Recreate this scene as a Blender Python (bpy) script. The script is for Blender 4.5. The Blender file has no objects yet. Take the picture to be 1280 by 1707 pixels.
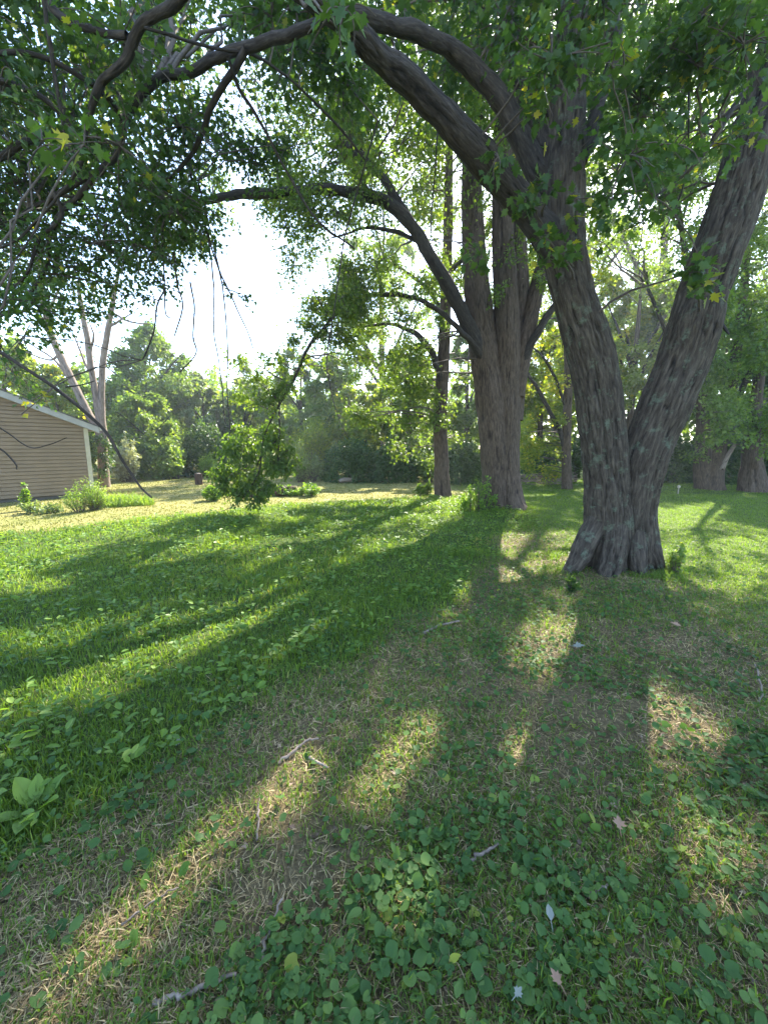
import bpy, math
import numpy as np
from mathutils import Vector

# ---------------------------------------------------------------- camera, sky, sun
S = bpy.context.scene
C = S.collection
F = 675.0                       # focal length in photo pixels (1280 wide)
PITCH = math.radians(9.05)
CAMZ = 1.65
SUN_AZ, SUN_EL = math.radians(23.0), math.radians(40.0)

cam = bpy.data.cameras.new('camera')
cam.sensor_fit = 'HORIZONTAL'
cam.sensor_width = 36.0
cam.lens = 36.0 * F / 1280.0
cam.clip_start = 0.05
cam.clip_end = 2000.0
camo = bpy.data.objects.new('camera', cam)
camo.location = (0, 0, CAMZ)
camo.rotation_euler = (math.pi / 2 - PITCH, 0, 0)
C.objects.link(camo)
S.camera = camo

world = bpy.data.worlds.new('World')
S.world = world
world.use_nodes = True
wn = world.node_tree
bg = wn.nodes['Background']
sky = wn.nodes.new('ShaderNodeTexSky')
sky.sky_type = 'NISHITA'
sky.sun_disc = False
sky.sun_elevation = SUN_EL
sky.sun_rotation = SUN_AZ
sky.air_density = 1.0
sky.dust_density = 0.6
sky.ozone_density = 1.0
wn.links.new(sky.outputs[0], bg.inputs[0])
bg.inputs[1].default_value = 0.15

sun = bpy.data.lights.new('sun', 'SUN')
sun.energy = 4.8
sun.angle = math.radians(0.53)
sun.color = (1.0, 0.93, 0.80)
suno = bpy.data.objects.new('sun', sun)
sd = Vector((math.cos(SUN_EL) * math.sin(SUN_AZ), math.cos(SUN_EL) * math.cos(SUN_AZ), math.sin(SUN_EL)))
suno.rotation_euler = sd.to_track_quat('Z', 'Y').to_euler()
suno.location = sd * 60
C.objects.link(suno)

S.view_settings.view_transform = 'Standard'
S.view_settings.look = 'None'
S.view_settings.gamma = 1.0
S.view_settings.exposure = 2.42
S.cycles.max_bounces = 8
S.cycles.diffuse_bounces = 4
S.cycles.glossy_bounces = 2
S.cycles.transmission_bounces = 5
S.cycles.transparent_max_bounces = 6
S.cycles.use_denoising = True
S.cycles.caustics_reflective = False
S.cycles.caustics_refractive = False

rng = np.random.default_rng(11)
U = lambda a, b, n=None: rng.uniform(a, b, n)

# ---------------------------------------------------------------- photo pixel -> world
CP, SP = math.cos(PITCH), math.sin(PITCH)
def P(px, py, Y):
    cx, cy = (px - 640.0) / F, (853.5 - py) / F
    t = Y / (CP + cy * SP)
    return np.array([cx * t, Y, CAMZ + t * (cy * CP - SP)])
def PT(py, Y):                  # depth along the view axis
    return Y / (CP + (853.5 - py) / F * SP)
def G(px, py):
    cx, cy = (px - 640.0) / F, (853.5 - py) / F
    t = CAMZ / -(cy * CP - SP)
    return np.array([cx * t, t * (CP + cy * SP), 0.0])

# ---------------------------------------------------------------- noise
def _h(ix, iy, iz):
    n = (ix * 374761393 + iy * 668265263 + iz * 1274126177) & 0x7fffffff
    n = ((n ^ (n >> 13)) * 1274126177) & 0x7fffffff
    n = n ^ (n >> 16)
    return (n & 0xffff) / 32767.5 - 1.0
_ROT = np.array([[.70, .52, -.49], [-.31, .83, .46], [.645, -.17, .745]])
_ROT = np.linalg.qr(_ROT)[0]
def vn(p):
    p = np.asarray(p, float) @ _ROT
    i = np.floor(p).astype(np.int64)
    f = p - i
    f = f * f * (3 - 2 * f)
    x, y, z = i[..., 0], i[..., 1], i[..., 2]
    fx, fy, fz = f[..., 0], f[..., 1], f[..., 2]
    r = 0
    for dx in (0, 1):
        for dy in (0, 1):
            for dz in (0, 1):
                w = (fx if dx else 1 - fx) * (fy if dy else 1 - fy) * (fz if dz else 1 - fz)
                r = r + w * _h(x + dx, y + dy, z + dz)
    return r
def n2(x, y, f, o=0.0):
    return vn(np.stack([np.asarray(x) * f + o, np.asarray(y) * f + o * 1.7, np.zeros_like(np.asarray(x, float)) + o], -1))
def sst(a, b, x):
    t = np.clip((x - a) / (b - a), 0, 1)
    return t * t * (3 - 2 * t)
def unit(v):
    return v / np.maximum(np.linalg.norm(v, axis=-1, keepdims=True), 1e-9)

# ---------------------------------------------------------------- mesh buffer
class MB:
    def __init__(s):
        s.v, s.f3, s.f4, s.val, s.bk, s.n = [], [], [], [], [], 0
    def add(s, v, f3=None, f4=None, val=None, bk=None):
        v = np.asarray(v, np.float32).reshape(-1, 3)
        if f3 is not None and len(f3): s.f3.append(np.asarray(f3, np.int64).reshape(-1, 3) + s.n)
        if f4 is not None and len(f4): s.f4.append(np.asarray(f4, np.int64).reshape(-1, 4) + s.n)
        s.v.append(v)
        s.val.append(np.zeros(len(v), np.float32) if val is None else np.broadcast_to(np.asarray(val, np.float32), (len(v),)))
        s.bk.append(np.zeros((len(v), 3), np.float32) if bk is None else np.asarray(bk, np.float32).reshape(-1, 3))
        s.n += len(v)
    def build(s, name, mat, parent=None, origin=(0, 0, 0), smooth=True):
        me = bpy.data.meshes.new(name)
        ob = bpy.data.objects.new(name, me)
        C.objects.link(ob)
        if parent is not None:
            ob.parent = parent
            origin = parent.location if parent.parent is None else parent.parent.location
        elif origin is not None:
            ob.location = origin
        v = np.concatenate(s.v) - np.array(origin, np.float32)
        f3 = np.concatenate(s.f3) if s.f3 else np.zeros((0, 3), np.int64)
        f4 = np.concatenate(s.f4) if s.f4 else np.zeros((0, 4), np.int64)
        me.vertices.add(len(v)); me.vertices.foreach_set('co', v.astype(np.float32).ravel())
        loops = np.concatenate([f3.ravel(), f4.ravel()])
        me.loops.add(len(loops)); me.loops.foreach_set('vertex_index', loops.astype(np.int32))
        nf = len(f3) + len(f4)
        st = np.concatenate([np.arange(len(f3)) * 3, len(f3) * 3 + np.arange(len(f4)) * 4])
        me.polygons.add(nf); me.polygons.foreach_set('loop_start', st.astype(np.int32))
        me.polygons.foreach_set('use_smooth', np.full(nf, smooth))
        a = me.attributes.new('v', 'FLOAT', 'POINT'); a.data.foreach_set('value', np.concatenate(s.val))
        bk = np.concatenate(s.bk)
        if bk.any():
            a = me.attributes.new('bark', 'FLOAT_VECTOR', 'POINT'); a.data.foreach_set('vector', bk.ravel())
        me.update(calc_edges=True)
        me.materials.append(mat)
        return ob

def cr(pts, k):
    p = np.asarray(pts, float)
    if len(p) == 2:
        t = np.linspace(0, 1, k + 1)[:, None]
        return p[0] * (1 - t) + p[1] * t
    q = np.vstack([2 * p[0] - p[1], p, 2 * p[-1] - p[-2]])
    out = []
    for i in range(len(p) - 1):
        a, b, c, d = q[i:i + 4]
        t = np.linspace(0, 1, k, endpoint=False)[:, None]
        out.append(0.5 * (2 * b + (c - a) * t + (2 * a - 5 * b + 4 * c - d) * t**2 + (3 * b - a - 3 * c + d) * t**3))
    out.append(p[-1:])
    return np.vstack(out)

def bark_h(q, f=1.0):
    w = np.stack([vn(q * np.array([4, 4, 2.2]) + 3), vn(q * np.array([4, 4, 2.2]) + 19), 0 * q[..., 0]], -1)
    q = q + .022 * w
    q[..., 2] += .07 * vn(q * np.array([16, 16, 1.5]) + 31)
    a = vn(q * np.array([21, 21, 1.7]) * f)
    b = vn(q * np.array([34, 34, 4.2]) * f + 7.3)
    e = vn(q * np.array([20, 20, 11.]) * f + 3.3)
    c = vn(q * np.array([75, 75, 30.]) * f + 1.3)
    return 0.60 * np.minimum(np.abs(a) * 4.6, 1)**.8 + 0.24 * np.minimum(np.abs(b) * 3.2, 1) + .12 * np.minimum(np.abs(e) * 5, 1) + 0.08 * c

def tube(mb, path, rad, sides=8, amp=0.0, flare=0.0, flare_h=0.5, lump=0.0, val=0.0, cap=True, ph=0.0, bf=1.0):
    val = val if amp else 0.7
    path = np.asarray(path, float); rad = np.asarray(rad, float)
    M = len(path)
    T = unit(np.gradient(path, axis=0))
    ref = np.array([0, -1., 0]) if abs(T[0][1]) < 0.8 else np.array([1., 0, 0])
    N = np.zeros_like(path)
    n = ref - T[0] * ref.dot(T[0]); n /= np.linalg.norm(n)
    for i in range(M):
        n = n - T[i] * n.dot(T[i]); n /= max(np.linalg.norm(n), 1e-9); N[i] = n
    B = np.cross(T, N)
    s = np.concatenate([[0], np.cumsum(np.linalg.norm(np.diff(path, axis=0), axis=1))])
    th = np.linspace(0, 2 * np.pi, sides, endpoint=False)
    ct, st_ = np.cos(th), np.sin(th)
    R = np.repeat(rad[:, None], sides, 1)
    rm = np.maximum(rad, 0.5 * rad.max())
    q = np.stack([rm[:, None] * ct, rm[:, None] * st_, np.repeat(s[:, None], sides, 1)], -1)
    q[..., 2] += ph * 3.1; q[..., 0] += ph
    if flare:
        k = np.exp(-s / flare_h)[:, None]
        R = R * (1 + flare * k * (0.55 + 0.32 * np.cos(3 * th + ph * 2 + 0.8) + 0.25 * np.cos(5 * th + ph) + 0.12 * np.cos(9 * th)))
    if lump:
        R = R * (1 + lump * vn(q * 2.2) + 0.5 * lump * vn(q * 5.1 + 4))
    if amp:
        bh = bark_h(q, bf)
        R = R + amp * (bh - 0.62)
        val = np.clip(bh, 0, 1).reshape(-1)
    V = path[:, None, :] + R[..., None] * (N[:, None, :] * ct[None, :, None] + B[:, None, :] * st_[None, :, None])
    i0 = np.arange(M - 1)[:, None] * sides; j = np.arange(sides)[None, :]; j2 = (j + 1) % sides
    f4 = np.stack([i0 + j, i0 + j2, i0 + sides + j2, i0 + sides + j], -1).reshape(-1, 4)
    V = V.reshape(-1, 3); q = q.reshape(-1, 3)
    f3 = None
    if cap:
        if np.ndim(val): val = np.append(val, .5)
        V = np.vstack([V, path[-1:] + T[-1] * rad[-1] * 0.3]); q = np.vstack([q, q[-1:]])
        e = (M - 1) * sides
        f3 = np.stack([e + j[0], e + j2[0], np.full(sides, M * sides)], -1)
    mb.add(V, f3, f4, val, q)

def tubes(mb, paths, rads, sides=3):      # many thin tubes at once: paths (N,M,3), rads (N,M)
    paths = np.asarray(paths); rads = np.asarray(rads)
    N, M, _ = paths.shape
    T = unit(np.gradient(paths, axis=1))
    ref = np.zeros_like(T); ref[..., 2] = 1.0
    ref[np.abs(T[..., 2]) > 0.9] = (1, 0, 0)
    A = unit(np.cross(T, ref)); B = np.cross(T, A)
    th = np.linspace(0, 2 * np.pi, sides, endpoint=False)
    V = paths[:, :, None, :] + rads[:, :, None, None] * (A[:, :, None, :] * np.cos(th)[:, None] + B[:, :, None, :] * np.sin(th)[:, None])
    base = np.arange(N)[:, None, None] * (M * sides) + np.arange(M - 1)[None, :, None] * sides
    j = np.arange(sides); j2 = (j + 1) % sides
    f4 = np.stack([base + j, base + j2, base + sides + j2, base + sides + j], -1).reshape(-1, 4)
    s = np.repeat(np.linspace(0, 1, M)[None, :], N, 0)
    bk = np.stack([np.repeat((rads[..., None] * np.cos(th)), 1, 0), rads[..., None] * np.sin(th), np.repeat(s[..., None], sides, 2)], -1)
    mb.add(V.reshape(-1, 3), None, f4, None, bk.reshape(-1, 3))

# ---------------------------------------------------------------- leaves
def _fan(out, zc=0.0):
    out = np.asarray(out, float)
    v = np.vstack([out, [[0, 0.42, zc]]])
    n = len(out)
    return v, np.array([[i, (i + 1) % n, n] for i in range(n)])
def _mir(half):
    half = [np.array(h, float) for h in half]
    L = [h for h in half] + [np.array([-h[0], h[1], h[2]]) for h in reversed(half) if abs(h[0]) > 1e-6]
    return L
LEAF = {}
LEAF['maple'] = _fan(_mir([(0, 0, 0), (.22, .03, .03), (.17, .18, .02), (.50, .34, .10), (.30, .44, .05), (.40, .66, .06), (.17, .60, .02), (.14, .80, .0), (0, 1.0, -.06)]), -0.03)
LEAF['oval'] = (np.array([(0, 0, 0), (.27, .35, .07), (.20, .72, .04), (0, 1, -.08), (-.20, .72, .04), (-.27, .35, .07), (0, .5, -.02)], float),
                np.array([(0, 1, 6), (1, 2, 6), (2, 3, 6), (3, 4, 6), (4, 5, 6), (5, 0, 6)]))
LEAF['ovate'] = _fan(_mir([(0, 0, 0), (.09, .06, .02), (.20, .20, .05), (.255, .38, .065), (.24, .56, .06), (.17, .75, .03), (.08, .91, -.03), (0, 1, -.08)]), -0.02)
LEAF['lobe'] = (np.array([(0, 0, 0), (.40, .38, .06), (.14, .55, 0), (0, 1, -.08), (-.14, .55, 0), (-.40, .38, .06)], float),
                np.array([(0, 1, 2), (0, 2, 3), (0, 3, 4), (0, 4, 5)]))
LEAF['quad'] = (np.array([(0, 0, 0), (.36, .45, .05), (0, 1, -.05), (-.36, .45, .05)], float), np.array([(0, 1, 2), (0, 2, 3)]))
LEAF['long'] = (np.array([(0, 0, 0), (.13, .3, .05), (.11, .7, .02), (0, 1, -.12), (-.11, .7, .02), (-.13, .3, .05)], float),
                np.array([(0, 1, 5), (1, 2, 4), (1, 4, 5), (2, 3, 4)]))
a = np.linspace(0, 2 * np.pi, 11)[:-1]
LEAF['heart'] = _fan([(0.5 * math.sin(t) * (1 + .08 * math.cos(2 * t)), 0.46 - 0.5 * math.cos(t) + (0.16 if i == 0 else 0), 0.10 * abs(math.sin(t)) - 0.03 * math.cos(t)) for i, t in enumerate(a)], -0.02)

def leaves(mb, pos, d, nrm, size, kind, val):
    """pos (N,3), d direction of the leaf, nrm rough face normal, size (N,), val (N,)"""
    tv, tf = LEAF[kind]
    N = len(pos)
    y = unit(d)
    x = unit(np.cross(y, nrm)); z = np.cross(x, y)
    sz = np.broadcast_to(size, (N,))[:, None, None]
    V = pos[:, None, :] + sz * (x[:, None, :] * tv[None, :, 0:1] + y[:, None, :] * tv[None, :, 1:2] + z[:, None, :] * tv[None, :, 2:3])
    k = len(tv)
    f = (np.arange(N)[:, None, None] * k + tf[None]).reshape(-1, 3)
    mb.add(V.reshape(-1, 3), f, None, np.repeat(np.broadcast_to(val, (N,)), k))

# ---------------------------------------------------------------- materials
def nt(name):
    m = bpy.data.materials.new(name); m.use_nodes = True
    t = m.node_tree; t.nodes.clear()
    return m, t, t.nodes, t.links
def ramp(N, stops):
    r = N.new('ShaderNodeValToRGB')
    el = r.color_ramp.elements
    while len(el) < len(stops): el.new(0.5)
    for e, (p, c) in zip(el, stops):
        e.position = p; e.color = (*c, 1)
    return r
def leaf_mat(name, stops, trans=0.45, tgain=1.6, rough=0.5, spec=0.35):
    m, t, N, L = nt(name)
    at = N.new('ShaderNodeAttribute'); at.attribute_name = 'v'
    r = ramp(N, stops); L.new(at.outputs['Fac'], r.inputs[0])
    p = N.new('ShaderNodeBsdfPrincipled'); L.new(r.outputs[0], p.inputs['Base Color'])
    p.inputs['Roughness'].default_value = rough
    p.inputs['Specular IOR Level'].default_value = spec
    g = N.new('ShaderNodeMix'); g.data_type = 'RGBA'; g.blend_type = 'MULTIPLY'; g.inputs[0].default_value = 1.0
    L.new(r.outputs[0], g.inputs[6]); g.inputs[7].default_value = (1.25 * tgain, 1.15 * tgain, 0.35 * tgain, 1)
    tr = N.new('ShaderNodeBsdfTranslucent'); L.new(g.outputs[2], tr.inputs[0])
    mx = N.new('ShaderNodeMixShader'); mx.inputs[0].default_value = trans
    L.new(p.outputs[0], mx.inputs[1]); L.new(tr.outputs[0], mx.inputs[2])
    o = N.new('ShaderNodeOutputMaterial'); L.new(mx.outputs[0], o.inputs[0])
    return m
def bark_mat(name, c0, c1, c2, lichen=None, scale=1.0, bump=0.6, lich_amt=0.58):
    m, t, N, L = nt(name)
    at = N.new('ShaderNodeAttribute'); at.attribute_name = 'bark'
    mp = N.new('ShaderNodeMapping'); mp.inputs['Scale'].default_value = (1, 1, 0.16)
    L.new(at.outputs['Vector'], mp.inputs[0])
    a = N.new('ShaderNodeTexNoise'); a.inputs['Scale'].default_value = 34 * scale; a.inputs['Detail'].default_value = 6; a.inputs['Roughness'].default_value = .65
    a.inputs['Distortion'].default_value = 0.4
    L.new(mp.outputs[0], a.inputs['Vector'])
    b = N.new('ShaderNodeTexNoise'); b.inputs['Scale'].default_value = 5; b.inputs['Detail'].default_value = 5
    L.new(at.outputs['Vector'], b.inputs['Vector'])
    r = ramp(N, [(0.30, c0), (0.50, c1), (0.72, c2)]); L.new(a.outputs[0], r.inputs[0])
    col = r.outputs[0]
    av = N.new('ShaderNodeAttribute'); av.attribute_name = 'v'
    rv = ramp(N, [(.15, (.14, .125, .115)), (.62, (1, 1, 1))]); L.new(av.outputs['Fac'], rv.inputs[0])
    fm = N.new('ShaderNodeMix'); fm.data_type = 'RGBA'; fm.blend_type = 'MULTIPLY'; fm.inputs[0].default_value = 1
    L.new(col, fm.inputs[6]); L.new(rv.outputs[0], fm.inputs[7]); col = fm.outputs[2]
    if lichen:
        c = N.new('ShaderNodeTexNoise'); c.inputs['Scale'].default_value = 7; c.inputs['Detail'].default_value = 9; c.inputs['Roughness'].default_value = .72
        L.new(at.outputs['Vector'], c.inputs['Vector'])
        r2 = ramp(N, [(lich_amt - .05, (0, 0, 0)), (lich_amt + .05, (1, 1, 1))]); L.new(c.outputs[0], r2.inputs[0])
        mx = N.new('ShaderNodeMix'); mx.data_type = 'RGBA'; mx.inputs[7].default_value = (*lichen, 1)
        ml = N.new('ShaderNodeMath'); ml.operation = 'MULTIPLY'; ml.inputs[1].default_value = 0.7
        L.new(r2.outputs[0], ml.inputs[0]); L.new(ml.outputs[0], mx.inputs[0]); L.new(col, mx.inputs[6]); col = mx.outputs[2]
    p = N.new('ShaderNodeBsdfPrincipled'); L.new(col, p.inputs['Base Color']); p.inputs['Roughness'].default_value = .9
    p.inputs['Specular IOR Level'].default_value = .2
    bp = N.new('ShaderNodeBump'); bp.inputs['Strength'].default_value = bump; bp.inputs['Distance'].default_value = .02
    L.new(a.outputs[0], bp.inputs['Height']); L.new(bp.outputs[0], p.inputs['Normal'])
    o = N.new('ShaderNodeOutputMaterial'); L.new(p.outputs[0], o.inputs[0])
    return m
def plain(name, c, c2=None, scale=12, rough=.7, stretch=(1, 1, 1), bump=0.0):
    m, t, N, L = nt(name)
    tc = N.new('ShaderNodeTexCoord'); mp = N.new('ShaderNodeMapping'); mp.inputs['Scale'].default_value = stretch
    L.new(tc.outputs['Object'], mp.inputs[0])
    a = N.new('ShaderNodeTexNoise'); a.inputs['Scale'].default_value = scale; a.inputs['Detail'].default_value = 6
    L.new(mp.outputs[0], a.inputs['Vector'])
    r = ramp(N, [(.3, c), (.7, c2 or c)]); L.new(a.outputs[0], r.inputs[0])
    p = N.new('ShaderNodeBsdfPrincipled'); L.new(r.outputs[0], p.inputs['Base Color']); p.inputs['Roughness'].default_value = rough
    if bump:
        b = N.new('ShaderNodeBump'); b.inputs['Strength'].default_value = bump; b.inputs['Distance'].default_value = .01
        L.new(a.outputs[0], b.inputs['Height']); L.new(b.outputs[0], p.inputs['Normal'])
    o = N.new('ShaderNodeOutputMaterial'); L.new(p.outputs[0], o.inputs[0])
    return m

M = {}
M['maple'] = leaf_mat('maple_leaf', [(0, (.022, .052, .017)), (.55, (.042, .088, .024)), (.92, (.075, .13, .028)), (1, (.30, .28, .03))], .5, 1.9)
M['maple_far'] = leaf_mat('maple_leaf_pale', [(0, (.055, .105, .024)), (.6, (.10, .165, .034)), (1, (.19, .25, .045))], .5, 1.7)
M['yellowgreen'] = leaf_mat('yellow_green_leaf', [(0, (.10, .16, .025)), (.6, (.17, .24, .04)), (.9, (.27, .31, .05)), (1, (.42, .36, .05))], .5, 1.7)
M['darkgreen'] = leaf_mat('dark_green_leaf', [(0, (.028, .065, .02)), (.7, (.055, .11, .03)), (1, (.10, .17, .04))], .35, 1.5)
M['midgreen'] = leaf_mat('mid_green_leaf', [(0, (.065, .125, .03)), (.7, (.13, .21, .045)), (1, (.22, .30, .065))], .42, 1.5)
M['bluegreen'] = leaf_mat('grey_green_leaf', [(0, (.09, .14, .06)), (.7, (.17, .235, .10)), (1, (.26, .32, .16))], .4, 1.4)
M['silver'] = leaf_mat('silver_leaf', [(0, (.20, .24, .17)), (.6, (.34, .38, .28)), (1, (.52, .55, .44))], .35, 1.2)
M['weed'] = leaf_mat('weed_leaf', [(0, (.07, .15, .025)), (.6, (.13, .23, .04)), (1, (.23, .33, .065))], .45, 1.5)
M['violet'] = leaf_mat('ground_ivy_leaf', [(0, (.035, .08, .026)), (.5, (.065, .135, .038)), (.88, (.125, .205, .055)), (1, (.24, .28, .05))], .38, 1.5, .55, .16)
M['grass'] = leaf_mat('grass_blade', [(0, (.055, .11, .018)), (.6, (.12, .20, .032)), (.9, (.20, .27, .06)), (1, (.38, .33, .13))], .45, 1.8, .5, .35)
M['drygrass'] = leaf_mat('dry_grass_blade', [(0, (.11, .14, .03)), (.5, (.20, .20, .06)), (1, (.33, .28, .115))], .3, 1.1, .6, .3)
M['straw'] = leaf_mat('straw', [(0, (.13, .09, .042)), (.5, (.34, .25, .12)), (1, (.56, .44, .24))], .15, .9, .6, .3)
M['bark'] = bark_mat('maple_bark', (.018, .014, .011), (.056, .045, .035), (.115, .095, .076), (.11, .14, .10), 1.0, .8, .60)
M['bark2'] = bark_mat('brown_bark', (.028, .020, .015), (.082, .059, .044), (.15, .115, .088), None, 1.0, .7)
M['bark_dead'] = bark_mat('bare_weathered_wood', (.11, .085, .065), (.19, .15, .12), (.29, .24, .195), None, .8, .4)
M['limb'] = bark_mat('limb_bark', (.018, .015, .013), (.042, .035, .03), (.085, .07, .06), None, 1.6, .6)
M['twig'] = plain('twig_bark', (.055, .042, .034), (.12, .095, .075), 30, .85)
M['stick'] = plain('fallen_stick_wood', (.12, .085, .065), (.30, .24, .19), 24, .85, (1, 1, 1), .5)
M['log'] = bark_mat('log_bark', (.035, .022, .016), (.075, .048, .034), (.13, .09, .065), None, .8, .8)
M['cut'] = plain('cut_wood', (.24, .18, .11), (.36, .28, .19), 20, .8)

# ---------------------------------------------------------------- object helpers
def tag(o, label=None, cat=None, group=None, kind=None):
    if label: o['label'] = label
    if cat: o['category'] = cat
    if group: o['group'] = group
    if kind: o['kind'] = kind
    return o
def thing(name, label, cat, loc, group=None):
    o = bpy.data.objects.new(name, None); C.objects.link(o)
    o.empty_display_size = .2
    o.location = [float(c) for c in loc]
    return tag(o, label, cat, group)
def copy_tree(o, parent=None):
    c = o.copy(); C.objects.link(c); c.parent = parent
    for ch in o.children: copy_tree(ch, c)
    return c

def hgt(x, y):
    x = np.asarray(x, float); y = np.asarray(y, float)
    k = 1 - sst(20, 40, np.hypot(x, y))
    mound = .07 * np.exp(-((x - 3.05)**2 + (y - 5.35)**2) / .9) + .05 * np.exp(-((x - 2.98)**2 + (y - 10.9)**2) / 1.2)
    return mound + k * (0.05 * n2(x, y, .45, 3.3) + 0.022 * n2(x, y, 1.9, 9.1) + .008 * n2(x, y, 6.3, 2.2))

SUNP = []                       # ground segments meant to be sunlit; crown leaves blocking them are left out
def sp(w, *pts):
    g = [G(*p)[:2] for p in pts]
    for a, b in zip(g[:-1], g[1:]): SUNP.append((a, b, w))
sp(.15, (50, 1690), (200, 1560), (335, 1440)); sp(.13, (430, 1400), (495, 1300)); sp(.12, (600, 1350), (700, 1230))
sp(.17, (1040, 1140), (1160, 1215)); sp(.18, (870, 1095), (935, 1055)); sp(.2, (1110, 1040), (1200, 1095)); sp(.14, (770, 1000), (800, 975))
sp(.42, (-60, 1195), (210, 1100), (450, 1010)); sp(.32, (-60, 1085), (320, 1045)); sp(.28, (-40, 985), (90, 975)); sp(.35, (240, 935), (480, 900))
sp(.25, (120, 905), (260, 890)); sp(.35, (620, 925), (760, 895)); sp(.45, (820, 905), (940, 895)); sp(.3, (840, 925), (900, 940)); sp(.3, (830, 965), (870, 955))
sp(.6, (1105, 885), (1180, 842)); sp(.35, (1120, 920), (1180, 910)); sp(.3, (1215, 905), (1250, 900)); sp(.3, (1240, 1000), (1260, 990)); sp(.4, (880, 826), (1000, 824)); sp(.1, (1000, 1420), (1040, 1400)); sp(.12, (1180, 1500), (1260, 1440))
sp(.1, (640, 1560), (690, 1500)); sp(.2, (520, 905), (560, 880)); sp(.12, (860, 1250), (900, 1220)); sp(.1, (350, 1290), (430, 1240))
_q = [G(*p)[:2] for p in [(-80, 1470), (222, 1335), (444, 1205), (690, 1035), (800, 940)]]
SHADE = [(a, b, .34) for a, b in zip(_q[:-1], _q[1:])]   # no random openings above this ground band, to keep it shaded
def sunlit(p):
    k = p[:, 2] / math.tan(SUN_EL)
    g = np.stack([p[:, 0] - k * math.sin(SUN_AZ), p[:, 1] - k * math.cos(SUN_AZ)], -1)
    o = np.zeros(len(p))
    for a, b, w in SUNP:
        ab = b - a; t = np.clip(((g - a) @ ab) / max(ab @ ab, 1e-6), 0, 1)
        d = np.linalg.norm(g - a - t[:, None] * ab, axis=1) / w
        o = np.maximum(o, sst(1.35, .75, d))
    c_, s_ = math.cos(SUN_AZ), math.sin(SUN_AZ)
    along, across = g[:, 0] * s_ + g[:, 1] * c_, g[:, 0] * c_ - g[:, 1] * s_
    q = vn(np.stack([across * 1.5, along * .55, 0 * along + 4.2], -1)) + .5 * vn(np.stack([across * 3.4, along * 1.3, 0 * along + 9.2], -1))  # random streaks where crown leaves are also dropped to let sun through
    thr = np.where((g[:, 0] < .6) & (g[:, 1] > 2.2), .12, .62)
    thr = np.where((g[:, 0] > 2.0) & (g[:, 1] > 5), .25, thr)
    for a, b, w in SHADE:
        ab = b - a; t = np.clip(((g - a) @ ab) / max(ab @ ab, 1e-6), 0, 1)
        thr = np.where(np.linalg.norm(g - a - t[:, None] * ab, axis=1) < w * (1 + .5 * (t if a[1] < b[1] else 1 - t)), 9.0, thr)
    thr = np.where((g[:, 1] > 9.0) | (g[:, 1] < .5), 9.0, thr)
    o = np.maximum(o, .92 * sst(thr, thr + .22, q))
    return o

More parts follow.
